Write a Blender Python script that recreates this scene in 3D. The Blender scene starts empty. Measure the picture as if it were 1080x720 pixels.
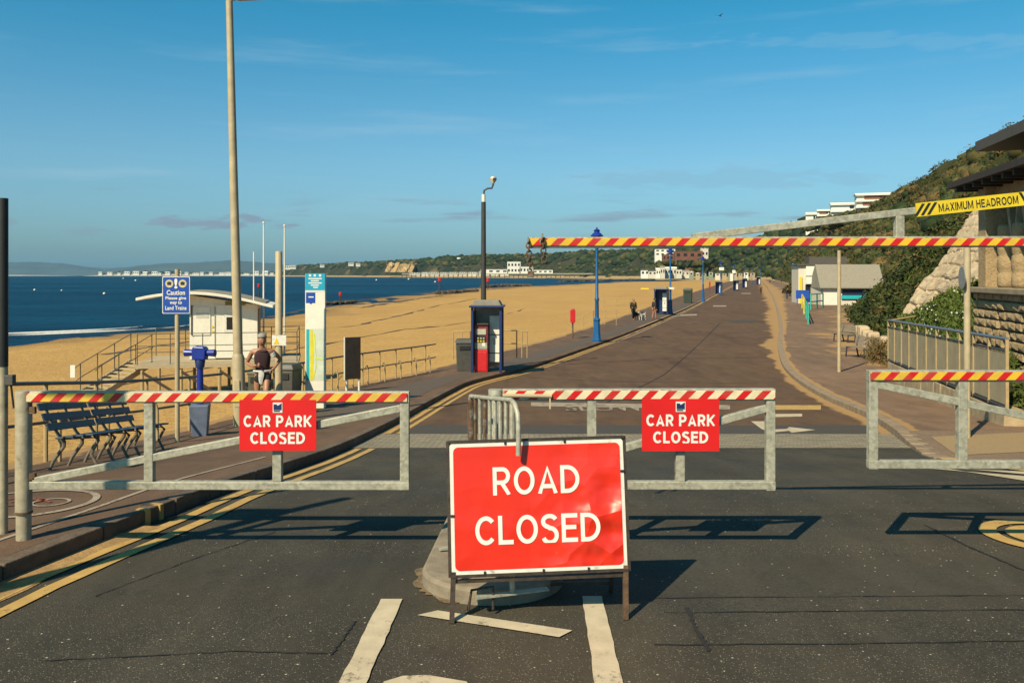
SKYTINT = (.62, 1.0, 1.10); CLOUDC = (3.6, 5.4, 6.6); CLOUDD = (2.35, 3.1, 3.9); SKYS = .074; EXPO = 0.55; ALB = .80
HAZE = True; HAZED = 3.0e-5
import bpy, bmesh, math, random
import numpy as np
from mathutils import Vector, Matrix, noise
random.seed(7); rng = np.random.default_rng(11)
S = bpy.context.scene; COL = S.collection
# ------------------------------------------------------------------ camera frame (survey of the photograph)
CH = 2.05; F = 900.0; PT = math.atan(70/900.0); PI = math.pi
def drop(y):
    s = math.log1p(math.exp(min(60, (y-8)*1.5)))/1.5
    return 1.75*(1-math.exp(-s/11))
def ray(px, py):
    return ((px-540)/F, 1.0, (290-py)/F)      # level camera, lens shifted down 70 px
def at(px, py, Y):
    d = ray(px, py); k = Y/d[1]
    return Vector((d[0]*k, Y, CH+d[2]*k))
def gnd(px, py, off=0.0):
    f = lambda Y: at(px, py, Y)[2]-(-drop(Y)+off)
    y = 2.0
    while y < 3000 and f(y) > 0: y *= 1.02
    lo, hi = y/1.02, y
    for _ in range(40):
        m = (lo+hi)/2
        if f(m) > 0: lo = m
        else: hi = m
    return at(px, py, lo)
PAV = 0.125
def curve(pts):
    pts = sorted(pts); ys = [p[0] for p in pts]; xs = [p[1] for p in pts]; n = len(ys)
    d = [(xs[i+1]-xs[i])/(ys[i+1]-ys[i]) for i in range(n-1)]
    m = [d[0]]+[0 if d[i-1]*d[i] <= 0 else 2*d[i-1]*d[i]/(d[i-1]+d[i]) for i in range(1, n-1)]+[d[-1]]
    def f(y):
        if y <= ys[0]: return xs[0]+m[0]*(y-ys[0])
        if y >= ys[-1]: return xs[-1]+m[-1]*(y-ys[-1])
        i = 0
        while y > ys[i+1]: i += 1
        h = ys[i+1]-ys[i]; t = (y-ys[i])/h
        return (xs[i]*(1+2*t)*(1-t)**2+m[i]*h*t*(1-t)**2+xs[i+1]*t*t*(3-2*t)-m[i+1]*h*t*t*(1-t))
    return f
LK = curve([(-14,-7.0),(0,-4.35),(5.56,-3.42),(7.54,-2.95),(11.3,-2.68),(16.5,-2.45),(26.1,-1.55),(32.4,.55),(42.4,3.64),(53,7.0),(87,17.2),(103,21.8),(212,52.5),(424,112.5),(740,205)])
LE = curve([(-14,-7.6),(0,-5.7),(8.4,-5.6),(12,-5.95),(16,-5.8),(24,-5.1),(31,-2.9),(39.2,-.6),(52,3.4),(71.2,8.7),(121.6,22.2),(235,53.5),(470,119),(740,200)])
RK = curve([(-14,9),(0,9),(6,8.6),(10.2,6.3),(12,6.0),(13.4,6.35),(16.5,7.3),(18.7,7.85),(23.1,8.5),(30.5,9.95),(41.8,13.1),(61.5,19.3),(121,37.2),(242,72.4),(424,124.5),(740,216)])
WL = curve([(-14,-52),(40,-51),(80,-48),(95,-37),(165,-41),(330,-33),(481,10),(600,45),(756,84)])
ROAD_A = 0.28   # the promenade runs this far clockwise of the view axis
# ------------------------------------------------------------------ materials
MATS = {}
def mat(name, col, rough=.6, var=.12, sc=6., bump=0., bsc=None, metal=0., spec=.5, big=None, second=None, gloss_var=0., detail=6, stretch=None):
    if name in MATS: return MATS[name]
    m = bpy.data.materials.new(name); m.use_nodes = True; nt = m.node_tree; N = nt.nodes; L = nt.links
    b = N['Principled BSDF']; b.inputs['Roughness'].default_value = rough; b.inputs['Metallic'].default_value = metal
    b.inputs['Specular IOR Level'].default_value = spec
    tc = N.new('ShaderNodeTexCoord'); vec = tc.outputs['Object']
    if stretch:
        mp = N.new('ShaderNodeMapping'); mp.inputs['Scale'].default_value = stretch; L.new(vec, mp.inputs['Vector']); vec = mp.outputs['Vector']
    def nz(scale, det=detail):
        n = N.new('ShaderNodeTexNoise'); n.inputs['Scale'].default_value = scale; n.inputs['Detail'].default_value = det; L.new(vec, n.inputs['Vector']); return n
    def ramp(src, lo, hi, c0, c1):
        r = N.new('ShaderNodeMapRange'); r.inputs['From Min'].default_value = lo; r.inputs['From Max'].default_value = hi
        r.inputs['To Min'].default_value = c0; r.inputs['To Max'].default_value = c1; L.new(src, r.inputs['Value']); return r.outputs['Result']
    def mixc(f, a, c):
        x = N.new('ShaderNodeMix'); x.data_type = 'RGBA'
        if isinstance(f, float): x.inputs[0].default_value = f
        else: L.new(f, x.inputs[0])
        for k, q in ((6, a), (7, c)):
            if isinstance(q, tuple): x.inputs[k].default_value = (*q, 1)
            else: L.new(q, x.inputs[k])
        return x.outputs[2]
    col = tuple(v*ALB for v in col)
    if second: second = (tuple(v*ALB for v in second[0]),)+tuple(second[1:])
    n1 = nz(sc)
    c = mixc(ramp(n1.outputs['Fac'], .3, .7, 0, 1), tuple(v*(1-var) for v in col), tuple(min(1, v*(1+var)) for v in col))
    if second:       # (colour, scale, lo, hi) : patches of another colour
        c = mixc(ramp(nz(second[1]).outputs['Fac'], second[2], second[3], 0, 1), c, second[0])
    if big:          # (scale, amount) : broad tonal drift
        n2 = nz(big[0], 3); hs = N.new('ShaderNodeHueSaturation'); L.new(ramp(n2.outputs['Fac'], .3, .7, 1-big[1], 1+big[1]), hs.inputs['Value']); L.new(c, hs.inputs['Color']); c = hs.outputs['Color']
    L.new(c, b.inputs['Base Color'])
    if gloss_var:
        L.new(ramp(n1.outputs['Fac'], .3, .7, max(.05, rough-gloss_var), min(1, rough+gloss_var)), b.inputs['Roughness'])
    if bump:
        bp = N.new('ShaderNodeBump'); bp.inputs['Strength'].default_value = bump; bp.inputs['Distance'].default_value = .02
        L.new(nz(bsc or sc*3).outputs['Fac'], bp.inputs['Height']); L.new(bp.outputs['Normal'], b.inputs['Normal'])
    MATS[name] = m; m['_h'] = 0
    return m
class NB:   # short node builder for the special materials
    def __init__(s, name):
        s.m = bpy.data.materials.new(name); s.m.use_nodes = True; s.nt = s.m.node_tree; s.b = s.nt.nodes['Principled BSDF']; MATS[name] = s.m
        s.obj = s.n('ShaderNodeTexCoord').outputs['Object']
    def n(s, t, **kw):
        x = s.nt.nodes.new(t)
        for k, v in kw.items():
            setattr(x, k, v)
        return x
    def ln(s, a, c):
        s.nt.links.new(a, c)
    def val(s, sock, v):
        if isinstance(v, (int, float)): sock.default_value = v
        elif isinstance(v, tuple): sock.default_value = (*v, 1) if len(v) == 3 and len(sock.default_value) == 4 else v
        else: s.ln(v, sock)
    def math(s, op, a, c=0.0):
        x = s.n('ShaderNodeMath', operation=op); s.val(x.inputs[0], a); s.val(x.inputs[1], c); return x.outputs[0]
    def noise(s, sc, det=5, vec=None, rough=.5):
        x = s.n('ShaderNodeTexNoise'); x.inputs['Scale'].default_value = sc; x.inputs['Detail'].default_value = det; x.inputs['Roughness'].default_value = rough
        s.ln(vec or s.obj, x.inputs['Vector']); return x.outputs['Fac']
    def rng(s, v, a, b, c=0., d=1.):
        x = s.n('ShaderNodeMapRange'); s.ln(v, x.inputs['Value'])
        for k, q in zip(('From Min', 'From Max', 'To Min', 'To Max'), (a, b, c, d)): x.inputs[k].default_value = q
        return x.outputs['Result']
    def mix(s, f, a, c):
        x = s.n('ShaderNodeMix', data_type='RGBA'); s.val(x.inputs[0], f); s.val(x.inputs[6], a); s.val(x.inputs[7], c); return x.outputs[2]
    def xyz(s, vec=None):
        x = s.n('ShaderNodeSeparateXYZ'); s.ln(vec or s.obj, x.inputs[0]); return x.outputs
    def bump(s, h, st, dist=.02):
        x = s.n('ShaderNodeBump'); x.inputs['Strength'].default_value = st; x.inputs['Distance'].default_value = dist; s.ln(h, x.inputs['Height']); s.ln(x.outputs['Normal'], s.b.inputs['Normal'])
    def mapping(s, sc):
        x = s.n('ShaderNodeMapping'); x.inputs['Scale'].default_value = sc; s.ln(s.obj, x.inputs['Vector']); return x.outputs['Vector']
    def done(s, col, rough=.6, metal=0, spec=.5):
        hv = s.n('ShaderNodeHueSaturation'); hv.inputs['Value'].default_value = ALB; s.val(hv.inputs['Color'], col); s.ln(hv.outputs['Color'], s.b.inputs['Base Color']); s.val(s.b.inputs['Roughness'], rough); s.b.inputs['Metallic'].default_value = metal; s.b.inputs['Specular IOR Level'].default_value = spec
        return s.m
def stripes(name, light, pitch=.137, light2=None):
    k = NB(name); x, y, z = k.xyz(); v = k.math('DIVIDE', k.math('SUBTRACT', x, z), pitch)
    fr = k.math('FRACT', v); red = k.math('LESS_THAN', fr, .48)
    c = light
    if light2:
        w = k.n('ShaderNodeTexWhiteNoise', noise_dimensions='1D'); k.ln(k.math('FLOOR', v), w.inputs['W'])
        c = k.mix(k.math('GREATER_THAN', w.outputs['Value'], .5), light, light2)
    dirt = k.rng(k.noise(9, 8), .45, .8, 0, .45)
    c = k.mix(red, c, (.62, .012, .012))
    c = k.mix(dirt, c, (.22, .17, .12))
    return k.done(c, .38)
def asphalt(name, base, chip, chipn=.055, warm=None, sandy=False):
    k = NB(name)
    vo = k.n('ShaderNodeTexVoronoi'); vo.inputs['Scale'].default_value = 95; k.ln(k.obj, vo.inputs['Vector'])
    w = k.n('ShaderNodeTexVoronoi'); w.inputs['Scale'].default_value = 26; k.ln(k.obj, w.inputs['Vector'])
    sx = k.n('ShaderNodeSeparateColor'); k.ln(vo.outputs['Color'], sx.inputs[0])
    c = k.mix(k.rng(sx.outputs[0], 0, 1), tuple(v*.62 for v in base), tuple(v*1.4 for v in base))
    c = k.mix(k.rng(k.noise(.35, 6, rough=.62), .35, .68), c, warm)
    c = k.mix(k.rng(k.noise(.8, 6, k.mapping((1, .10, 1)), .6), .52, .72, 0, .6), c, tuple(v*.52 for v in base)); c = k.mix(k.rng(k.noise(2.6, 7, rough=.7), .60, .70, 0, .45), c, tuple(v*.42 for v in base))
    hs = k.n('ShaderNodeHueSaturation'); k.ln(k.rng(k.noise(2.2, 7, k.mapping((1, .35, 1)), .65), .3, .7, .78, 1.22), hs.inputs['Value']); k.ln(c, hs.inputs['Color']); c = hs.outputs['Color']
    s1 = k.math('LESS_THAN', w.outputs['Distance'], .16)
    sc = k.n('ShaderNodeSeparateColor'); k.ln(w.outputs['Color'], sc.inputs[0])
    c = k.mix(k.math('MULTIPLY', s1, k.math('LESS_THAN', sc.outputs[1], chipn*1.6)), c, chip)
    s2 = k.math('MULTIPLY', k.math('LESS_THAN', vo.outputs['Distance'], .3), k.math('LESS_THAN', sx.outputs[2], .09))
    c = k.mix(s2, c, tuple(v*.55 for v in chip))
    if sandy:   # wind-blown sand lying along the kerbs, ragged and thinning away from them
        a = k.n('ShaderNodeAttribute', attribute_name='drift'); nn = k.math('ADD', k.math('MULTIPLY', k.noise(.32, 5, rough=.6), 2.6), k.math('MULTIPLY', k.noise(5, 7, k.mapping((1, .5, 1)), .7), .7))
        c = k.mix(k.rng(k.math('SUBTRACT', nn, a.outputs['Fac']), .62, .86, 0, .94), c, k.mix(k.noise(6, 6), (.33,.2,.085), (.48,.29,.115)))
    k.bump(k.math('ADD', vo.outputs['Distance'], k.noise(14, 6)), .55, .006)
    return k.done(c, k.rng(k.noise(1.2, 5), .3, .7, .72, .95), spec=.28)
def paint_worn(name, col, under, lo=.42, hi=.56):
    k = NB(name); f = k.rng(k.math('ADD', k.math('MULTIPLY', k.noise(30, 8, rough=.75), .6), k.math('MULTIPLY', k.noise(4.5, 6), .45)), lo, hi)
    c = k.mix(k.rng(k.noise(7, 6), .3, .7), tuple(v*.78 for v in col), col)
    c = k.mix(f, c, under); k.bump(k.noise(60, 4), .4, .004)
    return k.done(c, .75, spec=.3)
# ------------------------------------------------------------------ mesh builder
class MB:
    def __init__(s): s.v = []; s.f = []; s.mi = []
    def add(s, vs, fs, m=0):
        o = len(s.v); s.v += [tuple(p) for p in vs]; s.f += [tuple(i+o for i in f) for f in fs]; s.mi += [m]*len(fs); return s
    def box(s, c, d, rz=0, m=0, M=None):
        x, y, z = d[0]/2, d[1]/2, d[2]/2
        vs = [Vector((a*x, b*y, e*z)) for e in (-1, 1) for b in (-1, 1) for a in (-1, 1)]
        R = M or Matrix.Rotation(rz, 3, 'Z')
        return s.add([R @ p+Vector(c) for p in vs], [(0,2,3,1),(4,5,7,6),(0,1,5,4),(2,6,7,3),(0,4,6,2),(1,3,7,5)], m)
    def beam(s, a, b, w, h, up=(0,0,1), m=0):
        a = Vector(a); b = Vector(b); d = (b-a); l = d.length; d.normalize(); u = Vector(up)
        r = d.cross(u)
        if r.length < 1e-4: r = d.cross(Vector((0,1,0)))
        r.normalize(); u = r.cross(d)
        M = Matrix((d, r, u)).transposed()
        return s.box((a+b)/2, (l, w, h), M=M, m=m)
    def tube(s, pts, r, n=8, m=0, cap=True):
        P = [Vector(p) for p in pts]; k = len(P); R = r if isinstance(r, (list, tuple)) else [r]*k
        t0 = (P[1]-P[0]).normalized(); a = t0.orthogonal().normalized(); vs = []; fs = []
        for i in range(k):
            t = (P[min(i+1, k-1)]-P[max(i-1, 0)]).normalized()
            a = (a-t*a.dot(t))
            a = a.normalized() if a.length > 1e-6 else t.orthogonal().normalized()
            b = t.cross(a)
            for j in range(n):
                q = 2*PI*j/n; vs.append(P[i]+(a*math.cos(q)+b*math.sin(q))*R[i])
        for i in range(k-1):
            for j in range(n): fs.append((i*n+j, i*n+(j+1) % n, (i+1)*n+(j+1) % n, (i+1)*n+j))
        if cap: fs += [tuple(range(n))[::-1], tuple((k-1)*n+j for j in range(n))]
        return s.add(vs, fs, m)
    def lathe(s, prof, n=12, c=(0,0,0), m=0, ph=0.):
        c = Vector(c); vs = []; fs = []; k = len(prof)
        for r, z in prof:
            for j in range(n): vs.append(c+Vector((r*math.cos(2*PI*j/n+ph), r*math.sin(2*PI*j/n+ph), z)))
        for i in range(k-1):
            for j in range(n): fs.append((i*n+j, i*n+(j+1) % n, (i+1)*n+(j+1) % n, (i+1)*n+j))
        fs += [tuple(range(n))[::-1], tuple((k-1)*n+j for j in range(n))]
        return s.add(vs, fs, m)
    def ell(s, c, r, n=12, k=8, m=0):
        prof = [(math.sin(PI*i/k), -math.cos(PI*i/k)) for i in range(k+1)]
        prof[0] = (1e-4, -1); prof[-1] = (1e-4, 1); o = len(s.v)
        s.lathe(prof, n, (0,0,0), m)
        if not isinstance(r, (tuple, list)): r = (r, r, r)
        for i in range(o, len(s.v)):
            p = s.v[i]; s.v[i] = (c[0]+p[0]*r[0], c[1]+p[1]*r[1], c[2]+p[2]*r[2])
        return s
    def prism(s, poly, a, b, ax='y', m=0):   # 2D outline extruded along an axis from a to b
        n = len(poly); g = {'y': lambda p, q: (p[0], q, p[1]), 'z': lambda p, q: (p[0], p[1], q), 'x': lambda p, q: (q, p[0], p[1])}[ax]
        vs = [g(p, a) for p in poly]+[g(p, b) for p in poly]
        fs = [tuple(range(n)), tuple(range(2*n-1, n-1, -1))]+[(i, n+i, n+(i+1) % n, (i+1) % n) for i in range(n)]
        return s.add(vs, fs, m)
    def loft(s, rows, m=0, closed=False):
        n = len(rows[0]); vs = [p for r in rows for p in r]; fs = []
        for i in range(len(rows)-1):
            for j in range(n if closed else n-1): fs.append((i*n+j, i*n+(j+1) % n, (i+1)*n+(j+1) % n, (i+1)*n+j))
        return s.add(vs, fs, m)
    def sheet(s, poly, z=None, m=0):
        return s.add([p if len(p) == 3 else (*p, z) for p in poly], [tuple(range(len(poly)))], m)
    def build(s, name, mats, parent=None, smooth=False, bevel=0., fix=True):
        me = bpy.data.meshes.new(name); me.from_pydata(s.v, [], s.f)
        for q in (mats if isinstance(mats, (list, tuple)) else [mats]): me.materials.append(q)
        me.polygons.foreach_set('material_index', s.mi)
        if fix:
            b = bmesh.new(); b.from_mesh(me); bmesh.ops.recalc_face_normals(b, faces=b.faces); b.to_mesh(me); b.free()
        if smooth: me.polygons.foreach_set('use_smooth', [True]*len(me.polygons))
        o = bpy.data.objects.new(name, me); COL.objects.link(o)
        if parent: o.parent = parent
        if smooth and smooth != 'all':
            md = o.modifiers.new('edge', 'EDGE_SPLIT'); md.split_angle = math.radians(38)
        if bevel:
            md = o.modifiers.new('bevel', 'BEVEL'); md.width = bevel; md.segments = 2; md.limit_method = 'ANGLE'
        return o
def thing(name, label, cat, loc=(0,0,0), rz=0., group=None):
    o = bpy.data.objects.new(name, None); COL.objects.link(o); o.location = loc; o.rotation_euler = (0,0,rz); o.empty_display_size = .2
    return tag(o, label, cat, group)
def tag(o, label, cat, group=None):
    o['label'] = label; o['category'] = cat
    if group: o['group'] = group
    return o
def struct(o, kind='structure'):
    o['kind'] = kind; return o
def dup(root, loc=None, rz=None, label=None, scale=None):
    r = root.copy(); COL.objects.link(r)
    if loc is not None: r.location = loc
    if rz is not None: r.rotation_euler = (0,0,rz)
    if scale: r.scale = scale if isinstance(scale, tuple) else (scale,)*3
    if label: r['label'] = label
    for ch in list(root.children):
        c = ch.copy(); COL.objects.link(c); c.parent = r
        for g in ch.children:
            d = g.copy(); COL.objects.link(d); d.parent = c
    return r
def text(body, m, parent, c, w, h, bold=.012, depth=.0015, M=None, name='lettering'):
    """lettering facing -Y, fitted into a w x h rectangle centred at c (local)"""
    cu = bpy.data.curves.new('txt', 'FONT'); cu.body = body; cu.size = 1; cu.resolution_u = 4; cu.space_character = 1.04
    o = bpy.data.objects.new('txt', cu); COL.objects.link(o); dg = bpy.context.evaluated_depsgraph_get(); dg.update()
    me = bpy.data.meshes.new_from_object(o.evaluated_get(dg)); bpy.data.objects.remove(o)
    xs = [v.co.x for v in me.vertices]; ys = [v.co.y for v in me.vertices]
    x0, x1, y0, y1 = min(xs), max(xs), min(ys), max(ys)
    for v in me.vertices:
        p = Vector(((v.co.x-(x0+x1)/2)/(x1-x0)*w, 0, (v.co.y-(y0+y1)/2)/(y1-y0)*h))
        if M: p = M @ p
        v.co = p+Vector(c)
    if bold:     # heavier strokes: the outline repeated a hair's breadth around itself
        sc_ = w/(x1-x0); off = bold*sc_; n0 = len(me.vertices); vs = [v.co.copy() for v in me.vertices]; fs = [tuple(p.vertices) for p in me.polygons]; V = []; Fc = []
        for q in range(9):
            dx, dz = (0, 0) if q == 8 else (off*math.cos(q*PI/4), off*math.sin(q*PI/4)); dd = Vector((dx, -.0004*q, dz)); dd = M @ dd if M else dd
            V += [tuple(p+dd) for p in vs]; Fc += [tuple(i+q*n0 for i in f) for f in fs]
        me.clear_geometry(); me.from_pydata(V, [], Fc)
    me.name = name; me.materials.clear(); me.materials.append(m)
    q = bpy.data.objects.new(name, me); COL.objects.link(q); q.parent = parent
    return q
def arc(cx, cy, rx, ry, a0, a1, n=16):
    return [(cx+rx*math.cos(math.radians(a0+(a1-a0)*i/n)), cy+ry*math.sin(math.radians(a0+(a1-a0)*i/n))) for i in range(n+1)]
def glyph(ch, t):
    h = t/2; b, u = h, 1-h
    def bowl(w, y0, y1): r = (y1-y0)/2; return [(h, y1)]+arc(w-h-r*.95, (y0+y1)/2, r*.95, r, 90, -90)+[(h, y0)]
    G = {'O': (.80, [arc(.40, .5, .40-h, .5-h, 0, 360, 36)]), 'C': (.74, [arc(.40, .5, .40-h, .5-h, 42, 318, 30)]), 'D': (.74, [[(h, 0), (h, 1)], bowl(.74, b, u)]),
        'R': (.70, [[(h, 0), (h, 1)], bowl(.67, .45, u), [(.34, .45), (.70-h*1.1, 0)]]), 'P': (.67, [[(h, 0), (h, 1)], bowl(.67, .42, u)]), 'A': (.78, [[(h*1.05, 0), (.39, .97), (.78-h*1.05, 0)], [(.17, .27), (.61, .27)]]),
        'L': (.56, [[(h, 1), (h, b), (.56, b)]]), 'E': (.60, [[(.60, u), (h, u), (h, b), (.60, b)], [(h, .52), (.55, .52)]]), 'K': (.72, [[(h, 0), (h, 1)], [(.66, 1), (h, .36)], [(.24, .56), (.70-h*.6, 0)]]),
        'S': (.66, [arc(.33, .74, .32-h, .26-h*.9, 22, 270, 18)[:-1]+arc(.33, .26, .33-h, .26-h*.1, 90, -160, 18)]), 'I': (t, [[(h, 0), (h, 1)]]), 'H': (.70, [[(h, 0), (h, 1)], [(.70-h, 0), (.70-h, 1)], [(h, .53), (.70-h, .53)]]),
        'U': (.70, [[(h, 1), (h, .33)]+arc(.35, .33, .35-h, .33-h, 180, 360, 16)+[(.70-h, 1)]]), 'X': (.68, [[(h*1.1, 0), (.68-h*1.1, 1)], [(h*1.1, 1), (.68-h*1.1, 0)]]), 'M': (.86, [[(h, 0), (h, 1)], [(.86-h, 0), (.86-h, 1)], [(h*1.5, .93), (.43, .06), (.86-h*1.5, .93)]])}
    return G[ch]
def sign_text(body, m, parent, c, w, h, t=.16, M=None, P=None, name='lettering'):
    """block capitals drawn as even strokes, facing -Y and fitted into w x h at c; P maps (x, h, n) onto a leaning panel"""
    x = 0; S_ = []
    for ch in body:
        if ch == ' ': x += .36; continue
        gw, st = glyph(ch, t); S_ += [[(p[0]+x, p[1]) for p in s] for s in st]; x += gw+.115
    x -= .115; mb = MB()
    for k, s in enumerate(S_):
        rows = []; n = len(s); cl = math.dist(s[0], s[-1]) < 1e-4
        for i in range(n):
            a = s[i-1] if i else (s[-2] if cl else None); b = s[i+1] if i < n-1 else (s[1] if cl else None); ds = [Vector((q[0]-p[0], q[1]-p[1])).normalized() for p, q in ((a, s[i]), (s[i], b)) if p and q and math.dist(p, q) > 1e-6]
            d = sum(ds, Vector((0, 0))); d = d.normalized() if d.length > 1e-6 else ds[0]; nn = Vector((-d.y, d.x)); sc = min(2.2, 1/max(.3, abs(d.dot(ds[0]))))
            rows.append([(s[i][0]+nn.x*t/2*sc*q, s[i][1]+nn.y*t/2*sc*q) for q in (-1, 1)])
        out = []
        for r in rows:
            rr = []
            for px, pz in r:
                X, Z, n_ = (px/x-.5)*w, (min(1, max(0, pz))-.5)*h, .0003*(k % 4)
                if P: rr.append(P(X+c[0], Z+c[1], c[2]+n_))
                else: v = Vector((X, -n_, Z)); v = M @ v if M else v; rr.append(v+Vector(c))
            out.append(rr)
        mb.loft(out)
    return mb.build(name, m, parent)
def skin(pts, edges, sub=2):
    """pts: {name: (x,y,z,r)} -> (verts, faces) of one continuous skinned surface"""
    ks = list(pts); me = bpy.data.meshes.new('sk'); me.from_pydata([pts[k][:3] for k in ks], [(ks.index(a), ks.index(b)) for a, b in edges], [])
    o = bpy.data.objects.new('sk', me); COL.objects.link(o); md = o.modifiers.new('s', 'SKIN'); md.use_smooth_shade = True
    for i, k in enumerate(ks):
        r = pts[k][3]; r = r if isinstance(r, tuple) else (r, r); me.skin_vertices[0].data[i].radius = r; me.skin_vertices[0].data[i].use_root = (i == 0)
    sb = o.modifiers.new('u', 'SUBSURF'); sb.levels = sub; sb.render_levels = sub
    dg = bpy.context.evaluated_depsgraph_get(); dg.update(); e = bpy.data.meshes.new_from_object(o.evaluated_get(dg)); bpy.data.objects.remove(o)
    vs = [tuple(v.co) for v in e.vertices]; fs = [tuple(p.vertices) for p in e.polygons]; bpy.data.meshes.remove(e)
    return vs, fs
def leaf_mesh(name, pos, size, mats, tint=None, up=.3, parent=None, aspect=.55):
    """many small leaf-shaped faces at pos (n,3); size scalar or (n,)"""
    n = len(pos); pos = np.asarray(pos, float); d = rng.normal(size=(n, 3)); d[:, 2] = d[:, 2]*.7+up; d /= np.linalg.norm(d, axis=1)[:, None]
    e = rng.normal(size=(n, 3)); e -= d*(e*d).sum(1)[:, None]; e /= np.linalg.norm(e, axis=1)[:, None]
    sz = (np.ones(n)*size)*rng.uniform(.6, 1.3, n); a = d*sz[:, None]; b = e*(sz*aspect)[:, None]
    V = np.stack([pos-a*.5, pos+b*.5, pos+a*.6, pos-b*.5], 1).reshape(-1, 3)
    me = bpy.data.meshes.new(name); me.vertices.add(4*n); me.vertices.foreach_set('co', V.ravel().astype(np.float32))
    me.loops.add(4*n); me.loops.foreach_set('vertex_index', np.arange(4*n, dtype=np.int32)); me.polygons.add(n)
    me.polygons.foreach_set('loop_start', np.arange(0, 4*n, 4, dtype=np.int32)); me.polygons.foreach_set('loop_total', np.full(n, 4, np.int32))
    for q in mats: me.materials.append(q)
    if tint is not None: me.polygons.foreach_set('material_index', np.asarray(tint, np.int32))
    me.update(); me.validate()
    o = bpy.data.objects.new(name, me); COL.objects.link(o)
    if parent: o.parent = parent
    return o
# ------------------------------------------------------------------ palette
A_NEAR = asphalt('asphalt', (.044,.041,.034), (.42,.38,.30), warm=(.072,.061,.042))
A_FAR = asphalt('old_asphalt', (.115,.064,.036), (.2,.15,.11), .02, warm=(.132,.08,.044), sandy=True)
A_PAV = asphalt('pavement_asphalt', (.16,.097,.062), (.22,.17,.13), .02, warm=(.125,.078,.05), sandy=True)
def make_setts():
    k = NB('granite_setts'); x, y, z = k.xyz()
    br = k.n('ShaderNodeTexBrick'); k.ln(k.obj, br.inputs['Vector']); br.inputs['Scale'].default_value = 1
    br.inputs['Brick Width'].default_value = .2; br.inputs['Row Height'].default_value = .1; br.inputs['Mortar Size'].default_value = .008
    br.inputs['Color1'].default_value = (.23,.2,.145,1); br.inputs['Color2'].default_value = (.34,.29,.21,1); br.inputs['Mortar'].default_value = (.1,.085,.062,1)
    hs = k.n('ShaderNodeHueSaturation'); k.ln(k.rng(k.noise(40, 4), .3, .7, .7, 1.25), hs.inputs['Value']); k.ln(br.outputs['Color'], hs.inputs['Color'])
    k.bump(br.outputs['Fac'], -.6, .01); return k.done(hs.outputs['Color'], .8, spec=.3)
SETTS = make_setts()
def make_sand():
    k = NB('beach_sand'); x, y, z = k.xyz()
    c = k.mix(k.rng(k.noise(.22, 8, rough=.6), .3, .72), (.55,.34,.118), (.46,.275,.09))
    c = k.mix(k.rng(k.noise(5, 6, k.mapping((1, .5, 1))), .45, .75, 0, .5), c, (.36,.2,.075))
    c = k.mix(k.rng(k.noise(.05, 6, k.mapping((1, .35, 1)), .6), .42, .66, 0, .55), c, (.40,.235,.082))
    wet = k.rng(k.math('ADD', z, k.math('MULTIPLY', k.noise(.12, 4), .25)), -3.76, -3.58, 1, 0)
    c = k.mix(wet, c, (.17,.1,.045)); k.bump(k.math('ADD', k.math('MULTIPLY', k.noise(1.7, 4), 1.6), k.noise(6.5, 8)), .7, .13)
    return k.done(c, k.rng(wet, 0, 1, .95, .6), spec=.2)
SAND = make_sand()
def make_sea():
    k = NB('sea_water'); v = k.mapping((.35, 1, 1))
    f = k.math('ADD', k.noise(.012, 5, v), k.math('MULTIPLY', k.noise(.16, 6, v), .55))
    c = k.mix(k.rng(f, .62, .95), (.0005,.018,.050), (.0015,.055,.12))  # lighter streaks put wave glints into the water colour
    x, y, z = k.xyz()
    k.bump(k.math('ADD', k.math('MULTIPLY', k.noise(.22, 5, v), 1.5), k.noise(1.1, 7, v)), 1., .55)
    k.b.inputs['IOR'].default_value = 1.33
    return k.done(c, .38, spec=.035)
SEA = make_sea()
FOAM = mat('sea_foam', (.75,.76,.74), .8, .15, 3)
W_LINE = paint_worn('white_road_paint', (.60,.51,.37), (.09,.078,.06), .585, .68)
W_LINE2 = paint_worn('faded_road_paint', (.42,.35,.28), (.11,.082,.062), .54, .66)
Y_LINE = paint_worn('yellow_road_paint', (.56,.36,.12), (.1,.08,.055), .575, .69)
R_LINE = paint_worn('red_road_paint', (.3,.09,.06), (.1,.075,.058), .5, .62)
TAR = mat('bitumen_seam', (.018,.016,.014), .7, .2, 20)
SANDDRIFT = mat('drift_sand', (.36,.22,.09), .95, .25, 9, .5, 40)
KERB = mat('kerb_stone', (.115,.08,.056), .85, .3, 7, .5, 30, big=(1.1, .3))
KERB2 = mat('pale_kerb', (.28,.205,.135), .85, .25, 6, .4, 25)
def mixed_scrub():
    k = NB('hill_scrub'); v = k.obj
    c = k.mix(k.rng(k.noise(.07, 8, rough=.62), .38, .62), (.055,.07,.02), (.105,.085,.03))
    c = k.mix(k.rng(k.noise(.25, 7, rough=.65), .5, .68), c, (.03,.047,.015))
    c = k.mix(k.rng(k.noise(.12, 6), .6, .72), c, (.19,.125,.055))
    k.bump(k.noise(.8, 8, rough=.7), 1., 1.2); return k.done(c, .95, spec=.1)
SCRUB = mixed_scrub()
def far_land():
    k = NB('far_cliff_land'); x, y, z = k.xyz()
    c = k.mix(k.rng(k.noise(.012, 8, rough=.65), .42, .6), (.022,.032,.016), (.055,.052,.03))
    c = k.mix(k.rng(k.noise(.006, 5), .6, .68), c, (.2,.14,.07))
    sand = k.rng(k.math('ADD', z, k.math('MULTIPLY', k.noise(.05, 4), 2)), 1.0, 1.6, 1, 0)
    c = k.mix(sand, c, (.4,.28,.14)); return k.done(c, .95, spec=.1)
FARLAND = far_land()
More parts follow.
